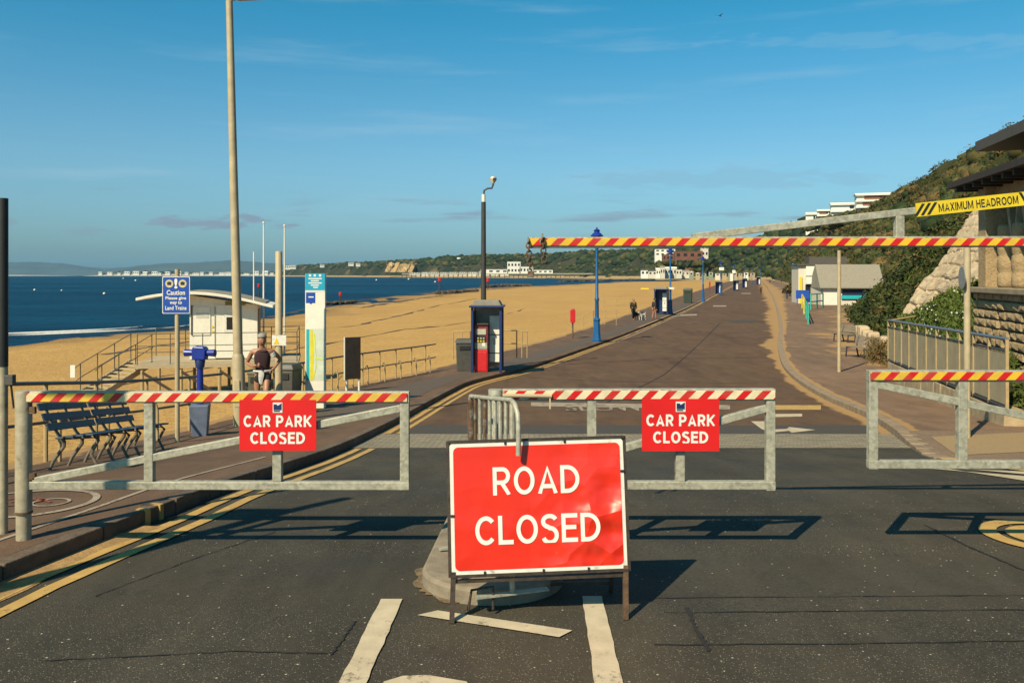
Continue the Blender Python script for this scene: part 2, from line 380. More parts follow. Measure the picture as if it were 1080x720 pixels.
# ------------------------------------------------------------------ setting
def ygrid(a, b, step0=.35, grow=1.06):
    y = a; out = [a]; st = step0
    while y < b:
        y += st
        if y > 12: st *= grow
        out.append(min(y, b))
    return out
def strip(name, fa, fb, y0, y1, m, dz, cols=2, parent=None, step=.35, kind=True, sand=None):
    ys = ygrid(y0, y1, step); rows = []; sv = []
    for y in ys:
        a, b = fa(y), fb(y); rows.append([(a+(b-a)*i/(cols-1), y, -drop(y)+dz) for i in range(cols)])
        if sand: sv += [float(sand(y, (b-a)*i/(cols-1), (b-a)*(cols-1-i)/(cols-1))) for i in range(cols)]
    o = MB().loft(rows).build(name, m, parent, smooth='all')
    if sand:
        at_ = o.data.attributes.new('drift', 'FLOAT', 'POINT'); at_.data.foreach_set('value', sv)
    return struct(o) if kind else o
def perp(f, off):
    def g(y):
        d = (f(y+.05)-f(y-.05))/.1; return f(y)+off*math.sqrt(1+d*d)
    return g
road = strip('road', lambda y: LK(y)-.1, lambda y: RK(y)+.1+(6 if y < 7 else max(0, 6-(y-7)*3)), -14, 13.75, A_NEAR, 0, 4)
farroad = strip('promenade_road', lambda y: LK(y)-.1, lambda y: RK(y)+.1, 13.7, 740, A_FAR, 0.002, 26, sand=lambda y, dl, dr: min(dl/(.25+.003*max(0, y-20)), dr/(.05+np.interp(y, [15,22,36,44,60,90,120,200,740], [.42,.42,.45,.75,1.0,1.2,1.5,2.0,3]))))
struct(strip('setts_band', lambda y: LK(y)+.02, lambda y: RK(y)-.02, 13.5, 15.75, SETTS, .006, 3, step=.15))
strip('dark_patch', lambda y: LK(y)+.5, lambda y: RK(y)-.3, 15.75, 17.3, mat('patch_asphalt', (.06,.05,.042), .85, .2, 30, .4, 60), .007, 3, parent=farroad, kind=False)
# left pavement, kerb, beach
strip('pavement', lambda y: LE(y)-.25, lambda y: LK(y)-.13, -14, 740, A_PAV, PAV, 10, sand=lambda y, dl, dr: dl/.35)
strip('dark_pavement_band', lambda y: LE(y)+1.0+max(0, (y-8)*.02), lambda y: LK(y)-.5, 17.5, 120, mat('pavement_dark', (.1,.074,.056), .85, .2, 12, .3, 60), PAV+.004, 2)
kb = MB(); y = 3.0
while y < 60:
    ln = .9 if y < 30 else 3
    a = Vector((LK(y)-.065, y, -drop(y))); b = Vector((LK(y+ln)-.065, y+ln, -drop(y+ln))); d = (b-a).normalized()
    kb.beam(a+d*.006+Vector((0,0,PAV/2-.1)), b-d*.006+Vector((0,0,PAV/2-.1)), .14, PAV+.206); y += (b-a).y
struct(kb.build('kerb', KERB, bevel=.012))
strip('far_kerb', lambda y: LK(y)-.2, lambda y: LK(y)+.02, 59, 740, KERB2, PAV+.006, 2)
yk = MB()
for yy in (7.1, 7.28):
    yk.box((LK(yy)-.045, yy, -drop(yy)+.05), (.105, .05, .162), -.2)
struct(yk.build('kerb_mark', Y_LINE))
def beach_z(t, y, X):
    z0 = -drop(y)-.02; t2 = max(0, t); g = 1-(1-min(t2, 1))**2 if t2 < 1 else 1+(t2-1)*1.5
    n = .13*noise.noise((X*.35, y*.35, 3))+.22*noise.noise((X*.09, y*.09, 7))
    k = min(1, t2*14)
    return z0+(-3.8-z0)*g+n*k*(1-.88*min(1, t2**2))+(-.1*k)-max(0, t2-.93)*1.2+.084*min(1, t2)
def bz(X, y): return beach_z((LE(y)-X)/(LE(y)-WL(y)), y, X)
rows = []
for y in ygrid(-14, 740, .5, 1.045):
    a, w = LE(y), WL(y); n = 90
    rows.append([(a+(w-a)*((i/n)**1.6*1.5-.004), y, beach_z((i/n)**1.6*1.5-.004, y, a+(w-a)*((i/n)**1.6*1.5))) for i in range(n+1)])
struct(MB().loft(rows).build('beach', SAND, smooth='all'))
struct(MB().sheet([(-13000,-200),(5500,-200),(5500,14500),(-13000,14500)], -3.8).build('sea', SEA))
# breaking wave and wet edge
def ribbon(name, f0, w0, y0, y1, m, dz, seed, kind='structure', step=1.2, zf=None, wmin=.0, base=.5):
    ys = ygrid(y0, y1, step, 1.03); rows = []
    for y in ys:
        n1 = noise.noise((y*.22, seed, 0)); n2 = noise.noise((y*.9, seed, 4)); w = max(wmin, w0*(base+n1*1.4+n2*.7)); c = f0(y)+n1*w0*.7
        rows.append([(c+k*w, y, (zf(c+k*w, y) if zf else -3.8)+dz*(1-abs(k)*.9)) for k in (-1, -.5, 0, .5, 1)])
    o = MB().loft(rows).build(name, m, None, smooth='all'); o['kind'] = kind; return o
ribbon('surf', lambda y: WL(y)-.3, .26, 68, 108, FOAM, .14, 1.5, step=.5, base=.2)
ribbon('surf', lambda y: WL(y)-4.5, .3, 70, 96, FOAM, .14, 8.5, step=.5, base=.15)
WEED = mat('dry_seaweed', (.075,.05,.03), .9, .4, 5)
for sd, (k0, ya, yb, w) in enumerate([(.35, 36, 130, .22), (.62, 60, 200, .5), (.93, 90, 330, 1.2), (.8, 150, 420, 1.4), (.97, 200, 560, 3.0), (.9, 260, 600, 3)]):
    ribbon('seaweed_line', (lambda k: lambda y: LE(y)+(WL(y)-LE(y))*k)(k0), w, ya, yb, WEED, .05, 20+sd*3, 'stuff', 1.0, bz)
# sand blown onto the road edges
def drift(name, fc, w, y0, y1, seed, m=SANDDRIFT, side=1, dz=.008):
    ys = ygrid(y0, y1, .12, 1.03); rows = []
    for y in ys:
        n = .55+.6*noise.noise((y*.7/(1+y*.02), seed, 0))+.35*noise.noise((y*3/(1+y*.04), seed, 2))
        a = fc(y); rows.append([(a, y, -drop(y)+dz+.012), (a+side*w*max(.02, n)*.6, y, -drop(y)+dz+.006), (a+side*w*max(.04, n), y, -drop(y)+dz-.003)])
    return struct(MB().loft(rows).build(name, m, None, smooth='all'), 'stuff')
drift('drifted_sand', LK, .34, 3.4, 7.0, 3)
# right-hand pavement and kerb
FT = curve([(-14,13),(6,12),(15,11.5),(21,12.6),(28,13.9),(36.7,16.4),(41.5,17.8),(60,24.3),(80,32),(93,37.8),(102,47),(117,50),(193,70.5),(274,93),(424,136),(740,226)])
A_PAVR = asphalt('pink_pavement_asphalt', (.225,.142,.092), (.26,.2,.15), .02, warm=(.18,.115,.076), sandy=True)
strip('pavement', lambda y: RK(y)+.13, lambda y: FT(y)+4, 15.0, 740, A_PAVR, PAV, 22, sand=lambda y, dl, dr: min(dl/np.interp(y, [15,40,60,90,120,200], [.06,.12,.45,.9,1.4,3]), dr/(6.0 if y > 30 else 4.6)))
ap = [(RK(y)+.13, y, -drop(y)+PAV*max(0, min(1, (y-12)/3))+.006) for y in ygrid(5, 15.1, .4)]
ap2 = [(24, p[1], p[2]) for p in ap]
struct(MB().loft([ap, ap2]).build('pavement_ramp', mat('ramp_paving', (.2,.135,.09), .9, .22, 20, .4, 70, big=(.6, .15)), smooth='all'))
kb = MB()
for (ya, yb) in ((12, 15), (15, 24), (24, 60), (60, 240)):
    n = max(4, int((yb-ya)/(.45 if yb < 25 else 1.5)))
    for i in range(n):
        y0 = ya+(yb-ya)*i/n; y1 = ya+(yb-ya)*(i+1)/n; up = lambda y: PAV*max(.12, min(1, (y-12)/3))
        a = Vector((RK(y0)+.075, y0, -drop(y0)+up(y0)/2-.1)); b = Vector((RK(y1)+.075, y1, -drop(y1)+up(y1)/2-.1)); d = (b-a).normalized()
        kb.beam(a+d*.004, b-d*.004, .26, up((y0+y1)/2)+.212)
struct(kb.build('kerb', KERB2, bevel=.01))
tac = MB(); k0 = gnd(955, 474, .03)
tac.loft([[(RK(y)+.4+i*.9, y+.25*i, -drop(y+.25*i)+PAV*max(0, min(1, (y+.25*i-12)/3))+.012) for i in range(4)] for y in (12.3, 12.8, 13.3, 13.8, 14.3)])
struct(tac.build('tactile_paving', mat('buff_tactile', (.33,.23,.12), .9, .15, 30, .5, 90)))
struct(strip('yellow_edge', lambda y: RK(y)-.02, lambda y: RK(y)+.34, 10.3, 12.6, Y_LINE, .012, 2))
# ------------------------------------------------------------------ road markings (children of the road they are painted on)
def mark(name, px, m, par, dz=.01):
    return MB().sheet([gnd(x, y, dz) for x, y in px]).build(name, m, par)
def wob(name, px, m, par, dz=.01, n=14, amp=.0045):     # quad with worn, uneven edges; px = left-far, right-far, right-near, left-near
    a, b, c, d = [gnd(x, y, dz) for x, y in px]; rows = []
    for i in range(n+1):
        t = i/n; l = a.lerp(d, t); r = b.lerp(c, t); u = (r-l).normalized()
        l = l+u*random.uniform(-amp, amp); r = r+u*random.uniform(-amp, amp); rows.append([(l.x, l.y, -drop(l.y)+dz), (r.x, r.y, -drop(r.y)+dz)])
    return MB().loft(rows).build(name, m, par)
wob('white_line', [(402,631),(425,631),(385,722),(356,722)], W_LINE, road)
wob('white_line', [(614,628),(635,628),(658,724),(628,724)], W_LINE, road)
wob('white_line', [(462,643),(440,648),(590,671),(604,664)], W_LINE, road, n=3, amp=.004)
mark('white_line', [(405,718),(425,712),(450,711),(492,718),(520,760),(380,760)], W_LINE, road)
dbl = MB()
for (a, b) in ((3.0, 13.4), (15.8, 48)):
    for o0 in (.13, .34):
        ys = ygrid(a, b, .2, 1.03); rows = []
        for y in ys:
            j = random.uniform(-.006, .006); rows.append([(perp(LK, o0+j)(y), y, -drop(y)+.009), (perp(LK, o0+.105+j)(y), y, -drop(y)+.009)])
        MB().loft(rows).build('yellow_line', Y_LINE, road if a < 10 else farroad)
strip('white_line', perp(LK, .42), perp(LK, .52), 48, 130, W_LINE2, .008, 2, parent=farroad, kind=False)
wob('white_line', [(982,494),(1000,494),(1084,507),(1084,502)], W_LINE, road)
wob('white_line', [(1010,494),(1018,494),(1084,500),(1084,497)], W_LINE, road, dz=.013)
# arrow, letters and bars beyond the gates
G1 = farroad
mark('white_arrow', [(792,444),(806,444),(808,453),(830,452),(832,450),(860,453),(835,456),(832,454),(812,456),(803,452)], W_LINE, G1)
mark('white_arrow', [(806,436.5),(846,436),(846,439),(806,440)], W_LINE, G1)
wob('buff_bar', [(560,424),(770,427),(770,431.5),(560,428)], W_LINE2, G1, n=2)
wob('buff_bar', [(805,427),(866,427),(866,432),(805,432)], Y_LINE, G1, n=2, dz=.012)
def road_word(px0, px1, py0, py1, body):
    a, b, c = gnd(px0, py1, .01), gnd(px1, py1, .01), gnd(px0, py0, .01)
    o = text(body, W_LINE2, G1, (0,0,0), 1, 1, name='road_lettering', depth=.001)
    for v in o.data.vertices:
        x, z = v.co.x+.5, v.co.z+.5; y = a.y+(c.y-a.y)*z; v.co = Vector((a.x+(b.x-a.x)*x, y, -drop(y)+.012))
    o.modifiers.clear()
road_word(598, 682, 426.5, 433, 'SLOW')
for px in ([(700,332),(735,331),(735,332.6),(700,333.6)], [(752,322),(766,322),(766,323.3),(752,323.3)], [(782,309),(792,309),(792,309.8),(782,309.8)]):
    mark('white_bar', px, W_LINE2, G1, .012)
wob('patch', [(770,337.5),(796,337.5),(796,340),(770,340)], mat('patch_asphalt', (.05,.04,.03)), G1, n=3)
# round yellow marking at the right edge, seams and skid marks
def ring(name, cpx, rx, wid, m, par, a0=0, a1=2*PI, ry=None, dz=.012):
    c = gnd(*cpx); ry = ry or rx; rows = []
    for i in range(41):
        q = a0+(a1-a0)*i/40; rows.append([(c.x+(rx+e)*math.cos(q), c.y+(ry+e)*math.sin(q), -drop(c.y+(ry+e)*math.sin(q))+dz) for e in (0, wid)])
    return MB().loft(rows).build(name, m, par)
ring('yellow_ring', (1106,566), .36, .13, Y_LINE, road); ring('yellow_ring', (1106,566), .16, .14, Y_LINE, road)
def seam(px, w, par=road, dz=.006):
    P = [gnd(x, y, dz) for x, y in px]; rows = []; Q = []
    for a, b in zip(P, P[1:]):
        for i in range(12): Q.append(a.lerp(b, i/12))
    Q.append(P[-1]); d = (P[-1]-P[0]).normalized(); s = Vector((-d.y, d.x, 0))
    for p in Q:
        ww = w*random.uniform(.35, 1.1); j = random.uniform(-.006, .006); rows.append([(p.x+s.x*(j-ww/2), p.y+s.y*(j-ww/2), -drop(p.y)+dz), (p.x+s.x*(j+ww/2), p.y+s.y*(j+ww/2), -drop(p.y)+dz)])
    MB().loft(rows).build('tar_seam', TAR, par)
seam([(660,630),(860,628.5),(1085,627)], .012); seam([(700,645),(860,644),(1085,642)], .014); seam([(690,679),(880,678),(1085,675)], .014)
seam([(40,696),(130,692),(250,686),(345,688)], .012); seam([(975,553),(1020,575),(1085,603)], .022); seam([(724,640),(733,660),(748,686)], .035); seam([(348,690),(360,676),(374,654)], .018)
seam([(100,628),(200,590),(290,560)], .012)
seam([(560,398),(640,402),(800,404)], .05, farroad, .012); seam([(600,384),(700,378),(815,377)], .07, farroad, .012); seam([(640,424),(700,395),(760,340)], .05, farroad, .012)
# no-cycling roundel on the left pavement
pv = bpy.data.objects['pavement']
def ringp(c, rx, wid, m, a0=0, a1=2*PI, name='painted_ring'):
    rows = []
    for i in range(49):
        q = a0+(a1-a0)*i/48; rows.append([(c[0]+(rx+e)*math.cos(q), c[1]+(rx+e)*1.0*math.sin(q), -drop(c[1]+(rx+e)*math.sin(q))+PAV+.008) for e in (0, wid)])
    return MB().loft(rows).build(name, m, pv)
cc = gnd(30, 530, PAV); ringp(cc, .5, .06, W_LINE2)
ringp((cc.x-.16, cc.y), .13, .03, R_LINE, name='painted_wheel'); ringp((cc.x+.19, cc.y), .13, .03, W_LINE2, name='painted_wheel')
fr = MB()
for a, b in (((-.16,0),(.0,.14)), ((.0,.14),(.19,0)), ((-.07,.08),(.1,.08)), ((-.07,.08),(.02,-.06)), ((.1,.08),(.02,-.06))):
    z = -drop(cc.y)+PAV+.008; p, q = Vector((cc.x+a[0], cc.y+a[1], z)), Vector((cc.x+b[0], cc.y+b[1], z)); d = (q-p).normalized(); s = Vector((-d.y, d.x, 0))*.016
    fr.sheet([p+s, q+s, q-s, p-s])
fr.build('painted_bicycle', R_LINE, pv)
strip('pale_line', lambda y: LK(y)-.5, lambda y: LK(y)-.455, 5.5, 11.0, W_LINE2, PAV+.006, 2, parent=pv, kind=False)
# ------------------------------------------------------------------ traffic island
isl = []
for i in range(25):
    q = PI+PI*i/24; isl.append((-.13+.47*math.cos(q), 5.72+.42*math.sin(q)))
isl = [(-.5, 7.4)]+isl+[(.27, 7.4)]
ib = MB().prism([(p[0], p[1]) for p in isl], -.05, .1, 'z'); struct(ib.build('traffic_island', mat('island_kerb', (.25,.205,.15), .85, .22, 9, .25, 60, big=(2, .2)), bevel=.022))
top = [(-.13+(x+.13)*.62, 5.9+(y-5.72)*.6 if y < 6 else y-.12) for x, y in isl]
struct(MB().prism(top, .09, .112, 'z').build('island_infill', mat('island_asphalt', (.06,.05,.042), .9, .25, 20, .5, 60)))
isd = MB(); rows = []
for i in range(25):
    q = PI*.82+PI*.55*i/24; n = .06+.06*noise.noise((i*.3, 4, 1))+.03*noise.noise((i*.9, 2, 1)); c, s = math.cos(q), math.sin(q)
    rows.append([(-.13+.47*c, 5.8+.47*s, .012), (-.13+(.47+n)*c, 5.8+(.47+n)*s, .004)])
struct(isd.loft(rows).build('drifted_sand', mat('thin_sand', (.15,.105,.06), .95, .4, 18, .6, 60)), 'stuff')
# ------------------------------------------------------------------ cliff, coast and far land
def catmull(P, n):
    out = []
    for i in range(len(P)-1):
        a, b, c, d = P[max(i-1, 0)], P[i], P[i+1], P[min(i+2, len(P)-1)]
        for k in range(n):
            t = k/n; out.append(.5*((2*b)+(c-a)*t+(2*a-5*b+4*c-d)*t*t+(3*b-a-3*c+d)*t**3))
    return out+[P[-1]]
def sweep(foot, sec, name, m, amp, fr):
    rows = []; n = len(foot)
    for i, p in enumerate(foot):
        t = (foot[min(i+1, n-1)]-foot[max(i-1, 0)]).normalized(); nr = Vector((t.y, -t.x)); r = []
        for w, z in sec(i/(n-1), p):
            x, y = p.x+nr.x*w, p.y+nr.y*w; k = min(1, max(0, w/6))
            dz = amp*k*(noise.fractal((x*fr, y*fr, 1.5), 1.0, 2.0, 5)+.5*abs(noise.noise((x*fr*2.3, y*fr*2.3, 9))))
            dw = amp*.7*k*noise.noise((x*fr*1.3, y*fr*1.3, 5))
            r.append((x+nr.x*dw, y+nr.y*dw, z+dz))
        rows.append(r)
    o = MB().loft(rows).build(name, m, None, smooth='all', fix=False); return struct(o), rows
V2 = lambda *a: Vector(a)
near_foot = catmull([V2(FT(y), y) for y in (24, 30, 37, 46, 56, 67, 79, 90, 103, 125, 150, 188, 240, 300, 381, 470, 560, 670)], 9)
def near_sec(q, p):
    s = .276*p.x+.961*p.y; top = float(np.interp(s, [0,150,270,385,500,600,750], [30,30,30,30,35,39,45]))+1.5*noise.noise((s*.02, 3, 1))
    if s < 90: top = 24
    return [(w, -1.62+(top+1.6)*g) for w, g in ((-3,-.03),(0,0),(1.2,.03),(3,.08),(5,.14),(8,.25),(11,.36),(14,.46),(17,.57),(20,.67),(23,.76),(26,.84),(29,.91),(32,.96),(35,.99),(38,1.0),(44,1.0),(60,.98),(110,.9))]
cliff, crow = sweep(near_foot, near_sec, 'cliff_slope', SCRUB, 2.6, .055)
far_foot = catmull([V2(204,655), V2(222,780), V2(236,950), V2(204,1150), V2(150,1400), V2(37,1650), V2(-127,1900), V2(-373,2400), V2(-723,3100), V2(-1010,3700)], 14)
def far_sec(q, p):
    top = float(np.interp(p.y, [655,800,950,1150,1400,1700,2000,2500], [46,50,45,37,40,42,43,38]))+1.5*math.sin(p.y*.013)
    return [(w, z) for w, z in ((-95,-6),(-50,-3.3),(-20,-2),(0,-1.5),(4,.6),(14,top*.25),(26,top*.6),(38,top*.88),(50,top),(80,top+1),(160,top+2),(300,top-4),(420,0))]
coast, frow = sweep(far_foot, far_sec, 'far_coast', FARLAND, 6, .012)
# far promenade wall, a pale line along the foot
# leaf materials
LEAF = [mat('leaf_green', (.045,.062,.016), .8, .3, .6, spec=.2), mat('leaf_olive', (.088,.078,.024), .8, .3, .6, spec=.2), mat('leaf_dry', (.15,.1,.038), .85, .3, .6, spec=.15), mat('leaf_dark', (.02,.034,.011), .8, .3, .6, spec=.2)]
def surf_pts(rows, n, i0, i1, j0, j1, weight=None):
    R = np.array(rows)[i0:i1, j0:j1]; a, b, c, d = R[:-1, :-1], R[1:, :-1], R[:-1, 1:], R[1:, 1:]
    ar = np.linalg.norm(np.cross(b-a, c-a), axis=2); 
    if weight is not None: ar = ar*weight(a)
    pr = (ar/ar.sum()).ravel(); k = rng.choice(len(pr), n, p=pr); u, v = rng.random((2, n, 1))
    A, B, C, D = [q.reshape(-1, 3)[k] for q in (a, b, c, d)]
    return A*(1-u)*(1-v)+B*u*(1-v)+C*(1-u)*v+D*u*v
def shrubs(name, centers, rad, per, size, mixw, parent=None):
    n = len(centers); R = (np.ones(n)*rad)*rng.uniform(.55, 1.35, n); k = np.repeat(np.arange(n), per)
    d = rng.normal(size=(n*per, 3)); d[:, 2] = np.abs(d[:, 2])*.8; d /= np.linalg.norm(d, axis=1)[:, None]
    rr = R[k]*rng.uniform(.55, 1.05, n*per); lump = 1+.25*np.sin(d[:, 0]*7+k)*np.cos(d[:, 1]*6+k*1.7)
    P = centers[k]+d*(rr*lump)[:, None]*np.array([1, 1, .8]); kind = rng.choice(4, n, p=mixw)
    ti = np.where(rng.random(n*per) < .8, kind[k], rng.choice(4, n*per, p=mixw))
    sz = np.interp(np.linalg.norm(P, axis=1), [0, 60, 400, 800], [size*.5, size*.7, size*2.2, size*3.4])
    return leaf_mesh(name, P, sz, LEAF, ti, parent=parent)
wgt = lambda a: 1/np.maximum(40, np.linalg.norm(a, axis=2))**1.25
c1 = surf_pts(crow, 3400, 0, len(crow), 2, 18, wgt)
zn = np.array([noise.noise((p[0]*.05, p[1]*.05, p[2]*.05)) for p in c1]); c1 = c1[zn > -.32]
far_c = c1[np.linalg.norm(c1, axis=1) > 120]; HB = True
struct(shrubs('hillside_scrub', c1, 1.25, 34, .42, [.36,.34,.13,.17]), 'stuff')
c2 = surf_pts(crow, 800, 30, len(crow), 14, 18, wgt); struct(shrubs('clifftop_scrub', c2, 1.7, 40, .42, [.3,.45,.2,.05]), 'stuff')
c3 = surf_pts(crow, 700, 0, 80, 1, 7); struct(shrubs('green_bank_shrubs', c3, .8, 60, .4, [.62,.16,.02,.2]), 'stuff')
# far woodland: canopy clumps along the far cliff top and slope
def canopy(name, pts, rad, m, pick=(0, 0, 1, 3, 3), smooth=False):
    mb = MB(); ico = bmesh.new(); bmesh.ops.create_icosphere(ico, subdivisions=1, radius=1); iv = [v.co.copy() for v in ico.verts]; fs = [tuple(v.index for v in f.verts) for f in ico.faces]; ico.free()
    for i, p in enumerate(pts):
        r = rad*random.uniform(.5, 1.4); ti = random.choice(pick); o = random.random()*90
        mb.add([Vector(p)+Vector((v.x*r*1.2, v.y*r*1.2, v.z*r*.8))*(1+.45*noise.noise((v.x*2+o, v.y*2, v.z*2))) for v in iv], fs, ti)
    return struct(mb.build(name, m, None, smooth, fix=False), 'stuff')
canopy('far_woodland', surf_pts(frow, 1900, 0, len(frow), 6, 11, lambda a: 1/np.linalg.norm(a, axis=2)), 6.5, LEAF, (3, 3, 0, 3, 1), 'all')
hp = surf_pts(crow, 5200, 20, len(crow), 3, 19, lambda a: 1/np.maximum(90, np.linalg.norm(a, axis=2))**1.1); hp = hp[np.linalg.norm(hp, axis=1) > 115]; hp = hp[np.array([noise.noise((p[0]*.045, p[1]*.045, p[2]*.06)) for p in hp]) > -.22]
canopy('hillside_bushes', hp-np.array([0, 0, .5]), 1.55, LEAF, (0, 0, 1, 1, 1, 2, 3), 'all')
struct(shrubs('hillside_leaves', hp, 1.75, 26, .36, [.34,.38,.15,.13]), 'stuff')
canopy('resort_trees', [tuple(at(random.uniform(690, 752), random.uniform(275, 285), random.uniform(925, 945))) for i in range(46)], 4.2, LEAF)
canopy('far_slope_trees', surf_pts(frow, 700, 0, 90, 4, 8, lambda a: 1/np.linalg.norm(a, axis=2)**2), 4, LEAF, (3, 0, 0, 1, 3), 'all')
# Purbeck-like hills across the bay, and the low spit in front of them
def ridge(name, outline, Y, depth, m, base=-3.8):
    rows = [[], [], [], []]
    for px, py in outline:
        p = at(px, py, Y); q = at(px, 291, Y); n = 1+.03*noise.noise((px*.2, 1, 2))
        h = p.z*n; rows[0].append((q.x, Y-depth*.5, base)); rows[1].append((q.x, Y-depth*.15, h*.62)); rows[2].append((p.x, Y, h)); rows[3].append((p.x, Y+depth, base))
    return struct(MB().loft(rows).build(name, m, None, smooth='all'))
HILLM = mat('far_hill', (.05,.07,.06), .95, .3, .002)
def dens(o, n=8):
    out = []
    for (x0, y0), (x1, y1) in zip(o, o[1:]):
        for i in range(n):
            t = i/n; t2 = t*t*(3-2*t); out.append((x0+(x1-x0)*t, y0+(y1-y0)*t2+.25*noise.noise(((x0+(x1-x0)*t)*.16, 8, 1))))
    return out+[o[-1]]
ridge('hills', dens([(-120,279),(-40,277),(10,276.6),(35,276.2),(62,277.5),(90,281.5),(110,283),(135,282),(165,280),(205,279.5),(250,279),(300,280),(345,283),(380,288)]), 12500, 2600, HILLM)
ridge('hills', dens([(90,287),(125,282.8),(155,279.5),(176,277.6),(200,277.2),(224,275.8),(242,274.6),(262,275.6),(285,277.5),(310,280),(335,284),(350,288)]), 11000, 1800, HILLM)
SPIT = mat('spit_sand', (.5,.42,.3), .9, .15, .01)
ridge('sand_spit', [(4,291),(12,289.9),(40,290.2),(70,290.6),(76,291.4)], 6000, 120, SPIT)
ridge('sand_spit', [(92,291.4),(104,290),(120,289),(180,289),(240,289),(300,289),(330,289.2),(345,290.5)], 5200, 150, SPIT)
def spit_wood():
    pts = []
    for i in range(150):
        px = random.uniform(108, 326); p = at(px, 288.9, 5290); p.z += random.uniform(-2, 4); pts.append(p)
    for i in range(70):
        px = random.uniform(125, 185) if i % 2 else random.uniform(285, 326); p = at(px, 287.5, 5330); p.z += random.uniform(-2, 6); pts.append(p)
    canopy('spit_woodland', pts, 9, LEAF)
spit_wood()
# ------------------------------------------------------------------ object materials
GALV = mat('galvanised_steel', (.37,.355,.285), .5, .26, 26, .08, 60, metal=.12, gloss_var=.12, big=(3, .15), second=((.45,.43,.35), 40, .52, .62))
GALV2 = mat('weathered_steel_tube', (.40,.35,.25), .55, .2, 14, .1, 50, metal=.08, second=((.2,.12,.07), 9, .62, .72))
RUST = mat('rusty_steel', (.12,.065,.035), .8, .4, 18, .3, 60, second=((.24,.23,.2), 10, .55, .65))
DKSTEEL = mat('brown_black_steel', (.05,.033,.024), .65, .4, 20, .2, 60)
BLACK = mat('black_paint', (.018,.018,.018), .5, .2, 10)
CREAMPOLE = mat('cream_paint', (.47,.38,.24), .55, .12, 8, .05, 30, big=(1.2, .12))
GREYPOLE = mat('dark_grey_paint', (.045,.043,.042), .5, .15, 8)
SREDM = mat('sign_red', (.72,.016,.016), .35, .07, 5, big=(2, .06))
SWHITE = mat('sign_white', (.76,.74,.68), .45, .06, 14, second=((.42,.36,.27), 16, .6, .72))
LETTER = mat('white_vinyl', (.82,.81,.77), .45, .05, 20)
NAVY = mat('navy_paint', (.012,.03,.13), .4, .15, 9)
ROYAL = mat('royal_blue_paint', (.012,.035,.30), .35, .15, 9)
LAMPBLUE = mat('lamp_blue_paint', (.01,.10,.29), .4, .12, 6)
BENCHLEG = mat('bench_leg_iron', (.16,.13,.095), .55, .3, 16, .1, 50, metal=.2)
BENCHBLUE = mat('bench_slat_blue', (.010,.036,.074), .5, .3, 12, stretch=(1, 6, 6))
TANPOST = mat('tan_rail_post', (.42,.31,.16), .7, .15, 10)
RAILM = mat('grey_rail_tube', (.13,.13,.115), .5, .2, 10, metal=.3)
WHITEP = mat('white_painted_board', (.80,.77,.68), .55, .05, 8, big=(1, .05))
OFFW = mat('off_white_render', (.66,.60,.5), .8, .08, 6)
GREYROOF = mat('grey_felt_roof', (.27,.245,.2), .85, .12, 5, .2, 30)
GLASSD = mat('dark_window_glass', (.02,.025,.03), .12, .2, 3)
BIN = mat('grey_bin', (.07,.068,.06), .55, .2, 8)
YEL = mat('warning_yellow', (.75,.55,.02), .45, .08, 12)
REDM = mat('red_enamel', (.58,.02,.025), .35, .12, 8)
CYAN = mat('cyan_panel', (.02,.36,.56), .4, .05, 8)
SIGNBLUE = mat('sign_blue', (.012,.07,.40), .4, .08, 8)
TEAL = mat('teal_map', (.02,.42,.48), .5, .06, 10)
LIME = mat('lime_map', (.62,.72,.06), .5, .08, 10)
WOODG = mat('weathered_bench_wood', (.22,.175,.13), .85, .25, 8, stretch=(1, 8, 8))
MINT = mat('mint_paint', (.05,.42,.33), .45, .1, 8)
STR_L = stripes('tape_red_cream_yellow', (.80,.66,.40), .139, (.78,.50,.07)); STR_M = stripes('tape_red_cream', (.82,.70,.48), .137); STR_R = stripes('tape_red_yellow', (.82,.50,.03), .137)
def bent_red():
    k = NB('sign_red_dented'); x, y, z = k.xyz()
    m = k.math('MULTIPLY', k.rng(x, -.05, .35, .12, 1), k.rng(z, .95, .55, .25, 1))
    v = k.noise(4.2, 2); w = k.n('ShaderNodeTexVoronoi'); w.inputs['Scale'].default_value = 5.5; k.ln(k.obj, w.inputs['Vector'])
    h = k.math('MULTIPLY', k.math('ADD', v, k.math('MULTIPLY', w.outputs['Distance'], .8)), m); k.bump(h, 1.05, .06)
    scr = k.rng(k.noise(22, 9, rough=.8), .66, .74, 0, .6)
    c = k.mix(k.rng(k.noise(2.5, 5), .3, .7), (.72,.024,.009), (.80,.034,.012)); c = k.mix(scr, c, (.62,.3,.22))
    return k.done(c, .30, spec=.6)
RED_D = bent_red()
